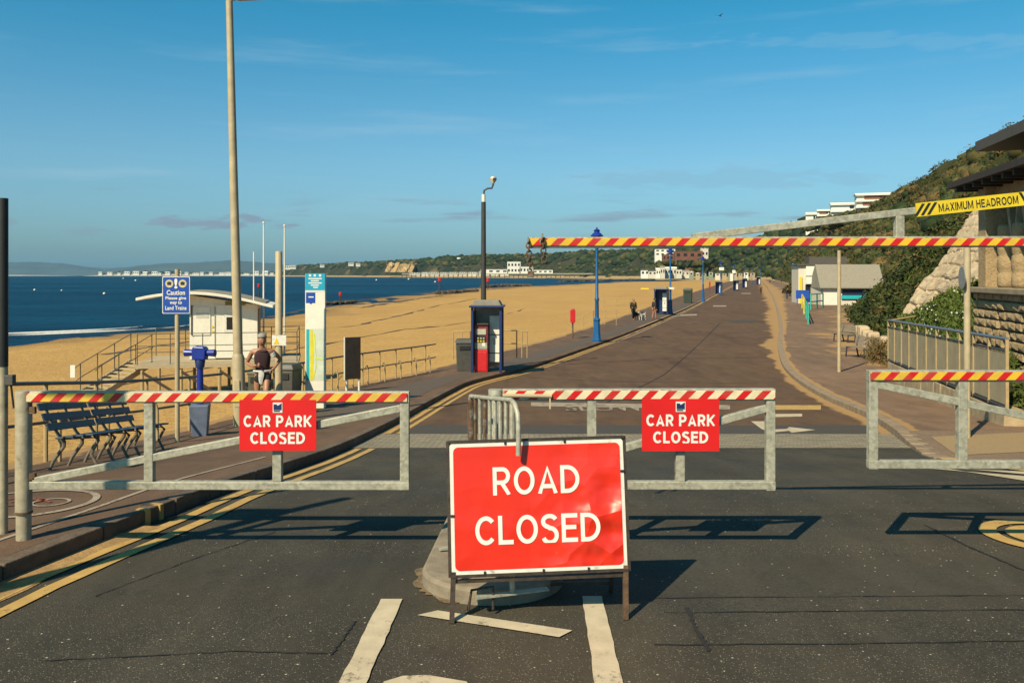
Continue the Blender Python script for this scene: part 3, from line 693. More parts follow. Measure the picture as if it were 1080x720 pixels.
# ------------------------------------------------------------------ ROAD CLOSED sign
rl, rr = gnd(475, 656), gnd(661, 652)
o = Vector(((rl.x+rr.x)/2, (rl.y+rr.y)/2, 0)); rz = math.atan2(rr.y-rl.y, rr.x-rl.x)
sg = thing('road_closed_sign', 'large dented red ROAD CLOSED sign on a brown steel frame before the traffic island', 'road sign', o, rz)
A_ = math.radians(6); RO = math.radians(1.2)
def T(x, h, n=0.0):   # panel plane: leans back, a little rolled; n = towards the viewer
    x, h = x*math.cos(RO)-(h-.65)*math.sin(RO), .65+x*math.sin(RO)+(h-.65)*math.cos(RO)
    return Vector((x, h*math.sin(A_)-n*math.cos(A_)-.02, h*math.cos(A_)+n*math.sin(A_)))
def rrect(w, h, c, r, n=5):
    out = []
    for sx, sz, q0 in ((1,-1,-.5), (1,1,0), (-1,1,.5), (-1,-1,1)):
        for i in range(n+1):
            q = (q0+.5*i/n)*PI; out.append((c[0]+sx*(w/2-r)+r*math.cos(q), c[1]+sz*(h/2-r)+r*math.sin(q)))
    return out
H0, H1, HW = .285, 1.055, .525; HC = (H0+H1)/2
def plate(name, outline, n0, n1, m, par=sg, bevel=0):
    a = [T(x, h, n0) for x, h in outline]; b = [T(x, h, n1) for x, h in outline]; k = len(a)
    return MB().add(a+b, [tuple(range(k)), tuple(range(2*k-1, k-1, -1))]+[(i, k+i, k+(i+1) % k, (i+1) % k) for i in range(k)]).build(name, m, par, bevel=bevel)
plate('panel', rrect(1.05, .765, (0, HC), .02), 0, .004, SWHITE)
plate('red_field', rrect(1.008, .72, (0, HC), .03), .0045, .006, RED_D)
def bx(p0, p1):   # px box on the sign -> centre and size in sign coordinates (the panel spans 471..660, 467..600)
    f = lambda x: (x-565.5)/189*1.05; g = lambda y: HC-(y-533.5)/134.5*.765
    return (f((p0[0]+p1[0])/2), g((p0[1]+p1[1])/2)), ((p1[0]-p0[0])/189*1.05, (p1[1]-p0[1])/134.5*.765)
for w_, a, b in (('ROAD', (517,492), (611,521)), ('CLOSED', (497,542), (632,571.5))):
    c, s_ = bx(a, b); sign_text(w_, LETTER, sg, (c[0], c[1], .0085), s_[0], s_[1], .152, P=T)
fr = MB()
for a, b in (((-.533, H0-.007), (.533, H0-.007)), ((-.533, H1+.007), (.533, H1+.007)), ((-.530, H0-.013), (-.530, H1+.013)), ((.530, H0-.013), (.530, H1+.013))):
    fr.beam(T(*a, -.006), T(*b, -.006), .03, .0125 if a[1] == b[1] else .0105, up=(0,-math.cos(A_),math.sin(A_)) if a[1] != b[1] else (0,0,1))
fr.build('frame', DKSTEEL, sg)
for q, h, vert in ((-.19, H1-.004, 0), (.17, H1-.004, 0), (-.33, H0+.006, 0), (.02, H0+.006, 0), (.29, H0+.006, 0), (-.515, .63, 1), (.515, .86, 1)):
    MB().box(T(q, h, .008), (.012 if not vert else .024, .008, .024 if not vert else .012), M=Matrix.Rotation(-A_, 3, 'X')).build('clip', BLACK, sg)
for sx in (-1, 1):
    top = T(sx*.515, H0, -.012); MB().beam(top+Vector((0,0,.02)), (sx*.517, -.012 if sx < 0 else -.012, .002), .03, .028, up=(0,1,0)).build('leg', RUST if sx > 0 else DKSTEEL, sg)
    MB().beam(T(sx*.49, H1-.06, -.03), (sx*.5, .42, .004), .026, .024, up=(0,1,0)).build('rear_leg', DKSTEEL, sg)
MB().beam((-.5, .405, .07), (.5, .405, .07), .022, .022).build('rear_crossbar', DKSTEEL, sg)
MB().beam(T(-.51, .245, -.02), T(.51, .245, -.02), .02, .018).build('crossbar', DKSTEEL, sg)
MB().tube([(-.42,.1,.03),(-.4,.1,.15),(-.27,.1,.17),(-.27,.1,.03)], .009).build('stay', DKSTEEL, sg)
# ------------------------------------------------------------------ swing gates
GY = 6.25
def gate(name, label, cat, hinge, members, board, smat, group, Y=GY):
    h = at(*hinge, Y); h.z = 0; t = thing(name, label, cat, h, 0, group)
    W = lambda p: at(p[0], p[1], Y)-h
    for nm, a, b, w in members:
        th = (.062, .084) if nm == 'top_rail' else {'rail': (.062, .058), 'upright': (.058, .066), 'brace': (.05, .055)}[nm.split('_')[-1]]
        MB().beam(W(a), W(b), th[0], th[1], up=(0,0,1) if nm != 'upright' else (1,0,0)).build(nm, GALV, t, bevel=.005)
    a, b = W(board[0]), W(board[1])
    MB().box(((a.x+b.x)/2, -.036, (a.z+b.z)/2), (b.x-a.x, .012, a.z-b.z)).build('striped_board', smat, t, bevel=.002)
    return t, W, h
gl, WL_, hl = gate('swing_gate', 'left galvanised gate with red, cream and yellow striped top hinged on the grey post', 'gate', (33, 568),
    [('top_rail', (33,418), (432,418.5), 0), ('bottom_rail', (33,511), (432,511.5), 0), ('upright', (158,423), (158,507), 0), ('upright', (293,423), (293,507), 0), ('upright', (427,415), (427,516), 0), ('brace', (36,507), (423,430), 0)],
    ((31,413.8), (430,422.8)), STR_L, 'swing gates across the road')
gm, WM_, hm = gate('swing_gate', 'middle galvanised gate with red and cream striped top behind the big road closed sign', 'gate', (530, 568),
    [('top_rail', (530,416), (817,415.5), 0), ('bottom_rail', (530,511), (817,511), 0), ('upright', (624,421), (624,507), 0), ('upright', (717,421), (717,507), 0), ('upright', (812,413), (812,516.5), 0), ('brace', (533,507), (808,430), 0)],
    ((532,411.3), (816,420.2)), STR_M, 'swing gates across the road')
gr, WR_, hr = gate('swing_gate', 'right galvanised gate with red and yellow striped top, bearing no sign', 'gate', (1316, 568),
    [('top_rail', (915,396), (1316,396.5), 0), ('bottom_rail', (915,489), (1316,489.5), 0), ('upright', (920,392), (920,494), 0), ('upright', (1014,400), (1014,486), 0), ('upright', (1160,400), (1160,486), 0), ('brace', (924,405), (1314,488), 0)],
    ((916,391.7), (1316,400.1)), STR_R, 'swing gates across the road')
ht, WH_, hh = gate('height_barrier', 'long overhead height barrier with red and yellow stripes and a MAXIMUM HEADROOM plate', 'height barrier', (1316, 568),
    [('top_rail', (558,256), (1316,254.5), 0), ('upright', (948,252), (948,228), 0), ('brace', (730,250), (1316,181), 0)],
    ((558,251.6), (1316,259.4)), STR_R, None, 6.6)
a, b = WH_((964,222)), WH_((1091,208.4)); d = (b-a).normalized(); mid = (a+b)/2; an = math.atan2(d.z, d.x); MR = Matrix.Rotation(-an, 3, 'Y')
pl = MB().box(mid+Vector((0,-.034,0)), ((b-a).length, .006, .105), M=MR).build('headroom_plate', YEL, ht)
tt = WH_((1029,215.3)); sign_text('MAXIMUM HEADROOM', BLACK, pl, tt+Vector((0,-.039,0)), .615, .062, .16, M=MR)
for q in (967.5, 974, 980.5, 1076.5, 1083):
    c = WH_((q, 222-(q-964)*.107)); s = 1 if q < 1000 else -1
    MB().prism([(c.x-.011-s*.028, c.z-.047), (c.x+.011-s*.028, c.z-.047), (c.x+.011+s*.028, c.z+.047), (c.x-.011+s*.028, c.z+.047)], -.040, -.038).build('hazard_mark', BLACK, pl)
# chains hanging from the free end of the barrier
def chain(px, y0, y1, Y, label, n, r=.019):
    a = at(px, y0, Y); b = at(px+2, y1, Y); mb = MB()
    for i in range(n):
        c = a.lerp(b, (i+.5)/n); L_ = (a.z-b.z)/n*.72; pts = []
        for k in range(11):
            q = 2*PI*k/10; x, z = r*math.cos(q), L_*math.sin(q); pts.append(c-a+(Vector((x, 0, z)) if i % 2 else Vector((0, x, z))))
        mb.tube(pts, .0065, 6, cap=False)
    o = mb.build('chain', RUST, None, smooth=True); o.location = a; tag(o, label, 'chain')
    return o
chain(557, 252, 283, 6.55, 'rusty chain hanging from the very tip of the striped height barrier', 7)
chain(572, 248, 276, 6.545, 'shorter rusty chain with a loop over the striped height barrier, right of its tip', 6)
pk = thing('padlock', 'rusty padlock on the end of the barrier chain', 'padlock', at(560, 289, 6.55)); MB().box((0,0,0), (.05, .022, .045)).build('lock_body', RUST, pk, bevel=.006)
MB().tube([(-.016,0,.02),(-.016,0,.045),(0,0,.056),(.016,0,.045),(.016,0,.02)], .005).build('shackle', GALV, pk)
# posts
def gate_post(px, base, top, r, label, Y=GY, collar=True, m=GALV2):
    b = gnd(px, base, 0) if Y is None else at(px, base, Y); t = at(px, top, b.y); h = t.z-b.z
    th = thing('gate_post', label, 'gate post', b, 0, 'gate posts')
    MB().lathe([(r*.9, -.02), (r*.9, .2), (r, .205), (r, h-.01), (r*.96, h), (.001, h+.004)], 20).build('shaft', m, th, smooth=True)
    if collar:
        MB().lathe([(r*1.01, .19), (r*1.08, .19), (r*1.08, .2), (r*1.01, .2)], 20).build('collar', RUST, th, smooth=True)
        for z in (h-.14, .46): MB().box((r+.012, -.01, z), (.05, .03, .05)).build('hinge', RUST, th, bevel=.003)
    return th
gate_post(25, 568, 412, .057, 'thick grey steel gate post at the left kerb, beside a slim black pole')
gate_post(522.5, 578, 410.5, .053, 'grey steel gate post standing on the traffic island behind the road closed sign', m=GALV)
gate_post(1328, 570, 170, .075, 'tall gate post beyond the right edge carrying the height barrier', m=GALV)
# CAR PARK CLOSED signs
def car_park(px0, px1, py0, py1, label, W0):
    a, b = at(px0, py0, GY-.06), at(px1, py1, GY-.06); w, h = b.x-a.x, a.z-b.z; c = (a+b)/2
    t = thing('car_park_sign', label, 'sign', c, 0, 'car park closed signs'); k = w/80
    MB().prism(rrect(w, h, (0, 0), .006), -.003, .003).build('panel', SREDM, t)
    sign_text('CAR PARK', LETTER, t, (0, -.0045, h*.5-22.0*k), 71*k, 12.2*k, .2); sign_text('CLOSED', LETTER, t, (0, -.0045, h*.5-39.6*k), 57*k, 12.2*k, .2)
    e = MB().box((0, -.0045, h*.5-8*k), (10*k, .003, 10.6*k)).build('emblem', SWHITE, t)
    MB().prism([(-4.2*k, h*.5-10.5*k), (-4.2*k, h*.5-4.5*k), (-1*k, h*.5-4.5*k), (0, h*.5-6*k), (4.2*k, h*.5-3.4*k), (4.2*k, h*.5-10.5*k)], -.0075, -.006).build('emblem_mark', NAVY, e)
    MB().prism([(-4*k, h*.5-12.2*k), (-4*k, h*.5-11*k), (2.5*k, h*.5-11*k), (2.5*k, h*.5-12.2*k)], -.0075, -.006).build('emblem_mark', BLACK, e)
    for sx in (-.12, .12): MB().box((sx, .014, h*.42), (.03, .03, .03)).build('bracket', GALV, t)
car_park(252.5, 333.5, 421.5, 475, 'red CAR PARK CLOSED sign on the left gate below the striped rail', WL_)
car_park(677, 758.5, 420.5, 475.5, 'red CAR PARK CLOSED sign on the middle gate right of the road closed sign', WM_)
# slim black pole at the left edge
b = at(3.2, 561, 6.4); b.z = PAV; pp = thing('sign_pole', 'slim black pole with a tan lower half cut by the left edge of the picture', 'pole', b)
MB().tube([(0,0,-.02),(0,0,1.24)], .034, 14).build('lower_shaft', GALV2, pp, smooth=True); MB().tube([(0,0,1.24),(0,0,2.5)], .036, 14).build('upper_shaft', BLACK, pp, smooth=True)
MB().box((.03,0,1.14), (.11,.05,.075)).build('junction_box', BIN, pp, bevel=.004); MB().tube([(.06,0,1.1),(.08,0,.93),(.2,.02,.92)], .008).build('cable', BLACK, pp)
# tall pole just outside the left edge: its shadow falls across the gate and the yellow lines
ox = thing('sign_pole', 'tall grey pole beyond the left edge whose shadow crosses the left gate', 'pole', (-4.3, 4.1, PAV))
MB().tube([(0,0,-.02),(0,0,4.3)], [.085,.07], 14).build('shaft', GALV2, ox, smooth=True); MB().box((-.3,-.02,3.62), (.5,.02,.4)).build('plate', GALV, ox); MB().beam((-.5,0,3.62), (0,0,3.62), .03, .03).build('bracket', GALV, ox)
# crowd barrier leaning over the sign
p0, p1 = Vector((.028, 5.12, 0)), Vector((-.295, 6.1, 0)); cb = thing('crowd_barrier', 'short rusty crowd barrier with vertical bars, hooked over the road closed sign', 'barrier', p0)
e = p1-p0; V = lambda t, z: e*t+Vector((0,0,z))
MB().tube([V(-.03,.975), V(-.035,1.1), V(-.02,1.22), V(.03,1.27), V(.1,1.285), V(.5,1.24), V(1,1.185), V(1.02,1.1), V(1.02,.2)], .0155, 10).build('hoop_frame', GALV, cb, smooth=True)
MB().tube([V(.06,.3), V(1.0,.3)], .017, 8).build('bottom_rail', GALV, cb, smooth=True)
for i in range(9):
    t = .09+i*.113; MB().tube([V(t,.3), V(t,1.28-.095*t)], .0125, 8).build('bar', RUST if i in (5, 7, 8) else GALV, cb, smooth=True)
MB().tube([V(1.0,.11), V(1.0,1.16)], .02, 8).build('end_upright', RUST, cb, smooth=True); MB().tube([V(.08,.11), V(.08,1.26)], .018, 8).build('near_upright', GALV, cb, smooth=True)
for t in (.08, 1.0): MB().beam(V(t,.115)+Vector((-.22,-.07,0)), V(t,.115)+Vector((.22,.07,0)), .05, .01).build('foot', GALV, cb)
MB().tube([at(530,417,6.2)-p0, at(582,417.5,6.2)-p0], .014, 8).build('latch_bar', CREAMPOLE, cb); MB().beam(at(580,418,6.2)-p0, at(580,431,6.2)-p0, .012, .012).build('latch_pin', CREAMPOLE, cb)
# ------------------------------------------------------------------ left promenade furniture
def bench(loc, rz, label, ln=1.25):
    t = thing('bench', label, 'bench', loc, rz, 'blue slatted benches'); # sits facing +X local, back slats on -X
    for i, z in enumerate((.56, .69, .82)):
        MB().beam((-.02-.055*i-.02, -ln/2, z), (-.02-.055*i-.02, ln/2, z), .022, .1, up=(-.35,0,1)).build('backrest_slat', BENCHBLUE, t, bevel=.006)
    for i in range(4): MB().box((.09+i*.105, 0, .42+.012*i), (.085, ln, .026)).build('seat_slat', BENCHBLUE, t, bevel=.006)
    for y in (-ln*.36, ln*.02, ln*.38):
        MB().tube([(-.17,y,.88),(-.10,y,.66),(-.0,y,.46),(.07,y,.36),(.07,y,.3),(-.03,y,.12),(-.07,y,0)], [.014,.018,.02,.024,.022,.02,.018], 8).build('rear_leg', BENCHLEG, t, smooth=True)
        MB().tube([(.0,y+.02,.40),(.38,y+.02,.42),(.43,y+.02,.38),(.36,y+.02,.2),(.45,y+.02,0)], .019, 8).build('front_leg', BENCHLEG, t, smooth=True)
    t.scale = (1, 1, .84); t.rotation_euler = (-math.atan(.125), 0, rz)   # the promenade falls away here and the bench with it
    return t
ang = math.atan2(2.6, -.2)-PI/2
for k, (x, y) in enumerate(((-5.06, 9.85), (-5.16, 11.15))):
    bench((x, y, -drop(y)+PAV), ang, ('blue slatted bench nearest the grey gate post, its back to the sand', 'blue slatted bench further along the railing, right of the other blue bench')[k])
# railing along the sand
def railing(pts, label, h=.95, posts=1.6, group='promenade railings', hoop=True, m=TANPOST, rm=RAILM, name='railing', mids=(.5,)):
    o = pts[0].copy(); t = thing(name, label, 'railing', o, 0, group); P = [p-o for p in pts]; up = Vector((0,0,1))
    MB().tube([p+up*h for p in P], .024, 8).build('top_rail', rm, t, smooth=True)
    for q in mids: MB().tube([p+up*h*q for p in P], .02, 8).build('lower_rail', rm, t, smooth=True)
    acc = 0; nxt = 0.0
    for a, b in zip(P, P[1:]):
        L_ = (b-a).length
        while nxt <= acc+L_+1e-6:
            c = a.lerp(b, (nxt-acc)/L_); d = (b-a).normalized(); nxt += posts
            if hoop: MB().tube([c+up*-.03, c+up*(h*.45), c+up*(h*.58)+d*.05+Vector((.06,0,0)), c+up*(h*.62)+Vector((.14,0,0)), c+up*(h*.5)+Vector((.17,0,0)), c+up*-.03+Vector((.17,0,0))], .022, 8).build('hoop', m, t, smooth=True)
            MB().tube([c+up*-.03, c+up*(h-.01)], .026, 8).build('post', m, t, smooth=True)
        acc += L_
    return t
ED = lambda y, off=.12: Vector((LE(y)+off, y, -drop(y)+PAV))
railing([ED(y) for y in (5.6, 7, 8.4, 10, 11.8, 13.4, 15, 16.6)], 'promenade railing of tan hooped posts behind the blue benches and telescope', posts=1.6)
railing([ED(y) for y in (20.4, 22, 24, 26, 28, 29.6, 31)], 'promenade railing of tan hooped posts between the info totem and the red machine shelter', posts=1.12)
railing([ED(y) for y in (17.4, 18.6, 19.8)], 'short piece of tan hooped railing behind the runner', posts=1.1)
# tall lamp column
b = gnd(253, 449, PAV); S_ = b.y/900; hpx = lambda y, base: (base-y)*S_
tl = thing('lamp_column', 'tall cream lamp column beside the white hut, taller than everything else on the promenade', 'street lamp', b); hT = at(241, 1, b.y).z-b.z; tl.rotation_euler = (0, -math.atan(.205/8.2), 0)   # the column leans a little
MB().lathe([(.11,-.02),(.115,.02),(.115,1.28),(.085,1.36)], 16).build('base_section', CREAMPOLE, tl, smooth=True); MB().tube([(0,0,1.3),(0,0,hT)], [.088,.062], 14).build('shaft', CREAMPOLE, tl, smooth=True)
MB().box((0,-.116,.62), (.1,.012,.5)).build('access_door', CREAMPOLE, tl, bevel=.004)
MB().tube([(0,0,hT-.03),(.06,0,hT+.03),(.22,0,hT+.05)], .035, 10).build('bracket', CREAMPOLE, tl, smooth=True); MB().prism([(.14,hT+.01),(.16,hT+.09),(.3,hT+.13),(.66,hT+.1),(.7,hT+.05),(.66,hT+.02)], -.09, .09).build('lantern', GALV, tl, bevel=.02)
# caution sign
b = gnd(187, 466, PAV); cs = thing('caution_sign', 'blue caution sign about land trains on a slim cream pole', 'sign', b); q = at(187, 284, b.y)-b
MB().tube([(0,0,-.02),(0,0,q.z)], .036, 12).build('pole', CREAMPOLE, cs, smooth=True)
c = at(187, 311, b.y)-b; k = b.y/900; pn = MB().prism(rrect(29*k, 39*k, (0, c.z), .02), -.05, -.044).build('panel', SWHITE, cs); MB().prism(rrect(27.4*k, 37.4*k, (0, c.z), .016), -.053, -.0505).build('blue_field', SIGNBLUE, cs)
for sx in (-7, 7):
    ey = MB().lathe([(4.2*k, 0), (4.2*k, .002)], 20).build('eye_picture', mat('cream_disc', (.6,.52,.3), .5), cs); ey.rotation_euler = (PI/2, 0, 0); ey.location = (sx*k, -.0535, c.z+12*k)
    p_ = MB().prism([(sx*k-2*k, c.z+10.4*k), (sx*k+2*k, c.z+10.4*k), (sx*k+2.3*k, c.z+13.4*k), (sx*k, c.z+14.2*k), (sx*k-2.3*k, c.z+13.4*k)], -.0575, -.056).build('eye_mark', BLACK, cs)
text('!', LETTER, cs, (0, -.055, c.z+12*k), 2.2*k, 9.5*k, .03); text('Caution', LETTER, cs, (0, -.055, c.z+2.6*k), 19*k, 4.8*k, .03)
for i, s in enumerate(('Please give', 'way to', 'Land Trains')): text(s, LETTER, cs, (0, -.055, c.z-(3.6+i*5.0)*k), (21.5, 12.5, 22)[i]*k, 3.9*k, .03)
# telescope
b = gnd(211, 459, PAV); k = b.y/900; ts = thing('telescope', 'royal blue coin telescope on a post rising from a tapered grey and blue base', 'telescope', b)
MB().lathe([(.165,-.01),(.215,.50),(.21,.52),(.06,.53)], 4, ph=PI/4+.2).build('base', mat('blue_grey_base', (.13,.16,.24), .5, .2, 8), ts, bevel=.008)
MB().tube([(0,0,.48),(0,0,1.18)], [.06,.05], 14).build('post', ROYAL, ts, smooth=True)
MB().tube([(0,0,1.14),(0,0,1.26),(0,0,1.29)], [.07,.085,.07], 14).build('swivel', NAVY, ts, smooth=True)
MB().prism([(-.11,1.27),(-.12,1.44),(-.09,1.5),(.09,1.49),(.12,1.44),(.11,1.27)], -.09, .09).build('head', ROYAL, ts, bevel=.02)
for sx in (-1, 1): MB().tube([(sx*.08,0,1.385),(sx*.26,-.02*sx,1.385)], [.05,.062], 12).build('barrel', ROYAL, ts, smooth=True)
# info totem
b = gnd(333, 430, PAV); k = b.y/900; it = thing('info_totem', 'tall white information totem with a bright blue head and a coastal map strip', 'totem', b); hb = at(333, 288, b.y).z-b.z
MB().box((0,0,hb/2-.01), (21*k,.12,hb)).build('slab', WHITEP, it, bevel=.006)
def face(name, px, m, dy=-.063, par=it): 
    P = [at(x, y, b.y)-b for x, y in px]; return MB().prism([(p.x, p.z) for p in P], dy, dy+.0025).build(name, m, par)
hd = face('blue_head', [(322.7,288.3),(343.3,288.3),(343.3,306),(322.7,306)], CYAN); face('blue_rule', [(323,306.3),(343,306.3),(343,307.4),(323,307.4)], WHITEP, -.0645, hd)
for i, (x0, x1) in enumerate(((326, 340), (328.5, 337), (326, 340), (328.5, 337), (331, 336))): face('text_line', [(x0, 293.2+i*2.3), (x1, 293.2+i*2.3), (x1, 294.4+i*2.3), (x0, 294.4+i*2.3)], LETTER, -.0655, hd)
for x in (326.5, 331.5, 337): face('pictogram', [(x, 289.3), (x+2.4, 289.3), (x+2.4, 291.6), (x, 291.6)], LETTER, -.0655, hd)
fg = face('blue_flag', [(323.4,308.3),(333.2,308.3),(333.2,319.5),(330,319.5),(328.6,321),(327,319.5),(323.4,319.5)], SIGNBLUE); face('text_line', [(326,312.5),(331.5,312.5),(331.5,313.7),(326,313.7)], LETTER, -.0655, fg)
mp = face('map_panel', [(323.4,346.5),(342.8,346.5),(342.8,401),(323.4,401)], mat('map_paper', (.62,.68,.58), .5)); face('sea_strip', [(323.8,347),(327,347),(327,400.5),(323.8,400.5)], TEAL, -.0655, mp)
face('path_strip', [(327.8,347),(330.4,347),(331.6,372),(330.8,400.5),(327.8,400.5)], mat('map_yellow', (.72,.62,.02), .5), -.0655, mp)
face('path_strip', [(331.5,351),(332.6,351),(334.4,377),(342,378.4),(342,379.4),(334,378.6),(334.6,386),(331.6,400),(330.8,400),(333.4,385)], LIME, -.067, mp)
# notice board seen from behind
b = gnd(372, 413, PAV); k = b.y/900; nb = thing('notice_board', 'black backed notice board on two white legs beside the totem', 'notice board', b, .55)
MB().box((0,0,.94), (.46,.035,1.17)).build('board', mat('board_back', (.03,.022,.017), .6, .3, 6), nb, bevel=.004)
MB().box((-.242,.0,.94), (.02,.05,1.19)).build('edge_trim', WHITEP, nb)
for sx in (-.17, .2): MB().tube([(sx,.03,-.02),(sx,.03,.5)], .032, 10).build('leg', WHITEP, nb, smooth=True)
# cream post with a yellow warning notice
b = gnd(294, 436, PAV); wp = thing('post', 'stout cream post with a small yellow warning notice behind the runner', 'post', b); h = at(294, 265, b.y).z-b.z; k = b.y/900
MB().tube([(0,0,-.02),(0,0,h-.02),(0,0,h)], [.082,.072,.06], 14).build('shaft', CREAMPOLE, wp, smooth=True)
c = at(295.5, 358.5, b.y)-b; MB().box((c.x,-.09,c.z), (15*k,.006,11*k)).build('notice', SWHITE, wp); MB().prism([(c.x-5.5*k,c.z-4*k),(c.x+.5*k,c.z-4*k),(c.x-2.5*k,c.z+3*k)], -.097, -.0935).build('warning_triangle', YEL, wp)
# bins near the runner
def bin_(loc, rz, label, w=.5, d=.5, h=1.0, m=BIN, group=None):
    t = thing('litter_bin', label, 'bin', loc, rz, group)
    MB().lathe([(w*.62,0),(w*.70,h*.86)], 4, ph=PI/4).build('body', m, t, bevel=.02); MB().lathe([(w*.73,h*.86),(w*.75,h*.9),(w*.6,h),(.001,h*1.02)], 4, ph=PI/4).build('lid', m, t, bevel=.015)
    MB().box((0,-w*.505,h*.74), (w*.6,.03,.13)).build('slot', BLACK, t)
    return t
q = gnd(299, 433, PAV); bin_((q.x, q.y+.35, q.z), -.2, 'big grey litter bin at the right elbow of the runner', .5, .5, 1.02)
q = gnd(266, 434, PAV); bin_((q.x+.02, q.y+.5, q.z), -.2, 'olive litter bin half hidden behind the runner and the lamp column', .4, .5, .9, mat('olive_bin', (.09,.085,.05), .6, .2, 8))
q = gnd(490, 391, PAV); bin_(q, .1, 'dark grey wheeled bin beside the red machine shelter', .62, .6, 1.15)
# ------------------------------------------------------------------ lifeguard hut
HY = 32.0; ho = at(236, 378, HY); hk = HY/900; hut = thing('lifeguard_hut', 'white lifeguard hut with a swooping pale roof standing on stilts above the sand', 'hut', ho, .22)
hw, hdp, hh_ = 2.42, 1.7, 2.0
MB().prism([(-hw/2,0),(hw/2,0),(hw/2,hh_),(-hw/2,hh_+.38)], 0, hdp).build('wall', WHITEP, hut)
rp = []
for i in range(15):
    t = i/14; x = -hw/2-1.75+t*(hw+2.35); z = 2.30+.27*math.sin(PI*min(1, t*1.02)**.9)-.30*t*t; rp.append((x, z))
rf = MB().prism(rp+[(x, z-.1) for x, z in rp[::-1]], -.62, hdp+.7).build('roof', WHITEP, hut, bevel=.01)
top = MB().prism([(x+.06, z+.004) for x, z in rp[5:-1]]+[(x+.06, z+.03) for x, z in rp[5:-1][::-1]], -.3, hdp+.5).build('roof_sheet', GREYROOF, rf)
dr = MB().box((.18,-.018,1.02), (.92,.03,1.98)).build('door', WHITEP, hut, bevel=.006); w_ = MB().box((.22,-.045,1.32), (.4,.02,.66)).build('door_window', SWHITE, dr)
MB().box((.22,-.06,1.32), (.23,.012,.46)).build('door_pane', GLASSD, dr)
MB().box((-.31,-.04,1.0), (.03,.03,1.9)).build('door_frame', GALV, hut)
sh = MB().box((-.80,-.018,1.42), (.66,.03,1.06)).build('shutter', WHITEP, hut, bevel=.006); MB().box((-1.13,-.03,1.45), (.05,.05,1.1)).build('shutter_rail', BIN, hut)
MB().box((.42,-.03,2.07), (.72,.02,.15)).build('name_board', mat('olive_board', (.2,.16,.04), .6), hut); MB().box((-.75,-.036,1.62), (.45,.006,.2)).build('notice', mat('pale_notice', (.55,.55,.5), .6), sh)
for z in (1.2, 1.02): MB().prism([(-.42,z-.06),(-.33,z),(-.42,z+.06)], -.022, -.017).build('warning_mark', YEL, hut)
MB().box((hw/2+.012,.9,1.02), (.02,1.2,1.6)).build('side_panel', mat('hut_side_shade', (.22,.2,.17), .6), hut); MB().box((hw/2+.03,.9,2.02), (.02,.9,.14)).build('name_board', MATS['olive_board'], hut)  # grey side panel paints the shade on the hut's right wall
for x, h in ((1.1, 4.0),): MB().tube([(x, -.3, 2.0), (x, -.3, h)], .022, 8).build('aerial_pole', WHITEP, hut)
# deck, posts, guard rails and steps of the hut
dk = thing('deck', 'pale timber deck on stilts with thin guard rails under the white hut', 'deck', ho, .22)
MB().box((-.05,.35,-.10), (5.6,3.6,.13)).build('platform', mat('deck_timber', (.42,.34,.22), .8, .2, 5, stretch=(1,8,8)), dk)
for x in (-2.6, -1.3, 0, 1.3, 2.6):
    for y in (-1.35, 1.9): MB().tube([(x,y,-1.9),(x,y,-.2)], .06, 8).build('stilt', TANPOST, dk)
for x0, x1 in ((-2.6, -1.3), (-1.3, 0), (0, 1.3)): MB().beam((x0,-1.38,-.3), (x1,-1.38,-1.2), .05, .09).build('cross_brace', DKSTEEL, dk)
for y, xs in ((-1.4, (-2.75, 2.7)), (2.1, (-2.75, 2.7))):
    for z in (.4, .62, 1.05): MB().tube([(xs[0],y,z),(xs[1],y,z)], .015, 6).build('guard_rail', RAILM, dk)
    for i in range(6): MB().tube([(xs[0]+(xs[1]-xs[0])*i/5,y,-.1),(xs[0]+(xs[1]-xs[0])*i/5,y,1.06)], .018, 6).build('rail_post', RAILM, dk)
for z in (.4, 1.05): MB().tube([(2.7,-1.4,z),(2.7,2.1,z)], .015, 6).build('guard_rail', RAILM, dk)
st0 = at(150, 380, HY-.6); st1 = at(96, 414, HY-2.5); e = st1-st0; stp = thing('beach_steps', 'open timber steps with thin double handrails running down to the sand left of the hut', 'steps', st0)
sd = Vector((-e.y, e.x, 0)).normalized()*.55
for s in (-1, 1): MB().beam(sd*s+Vector((0,0,-.06)), e+sd*s+Vector((0,0,-.06)), .05, .2).build('stringer', MATS['deck_timber'], stp)
for i in range(9):
    c = e*((i+.5)/9); MB().beam(c+sd*-1.02, c+sd*1.02, .24, .035).build('tread', MATS['deck_timber'], stp)
for s in (-1, 1):
    for h in (.5, .98): MB().tube([sd*s+Vector((0,0,h)), e+sd*s+Vector((0,0,h)), e*1.12+sd*s+Vector((0,0,h-.05))], .016, 6).build('handrail', RAILM, stp)
    for t in (.02, .35, .68, 1.0): MB().tube([e*t+sd*s+Vector((0,0,-.1)), e*t+sd*s+Vector((0,0,.98))], .018, 6).build('baluster', RAILM, stp)
sn = MB().box((0,0,0), (.16,.02,.42)).build('small_notice', SWHITE); sn.location = st1+Vector((-.35,-.55,.8)); tag(sn, 'tiny white notice at the foot of the beach steps', 'notice')
# flag poles near the hut
for px, top, Y, lab in ((278, 235, 34.5, 'thin white flagpole behind the hut, taller of the two at its right'), (300, 238, 36, 'thin white flagpole right of the hut behind the cream post')):
    p = at(px, 300, Y); z0 = bz(p.x, Y); t = at(px, top, Y); f = thing('flagpole', lab, 'flagpole', (p.x, Y, z0)); MB().tube([(0,0,0),(0,0,t.z-z0)], [.045,.025], 8).build('shaft', WHITEP, f); MB().ell((0,0,t.z-z0), .05, 8, 6).build('finial', WHITEP, f)
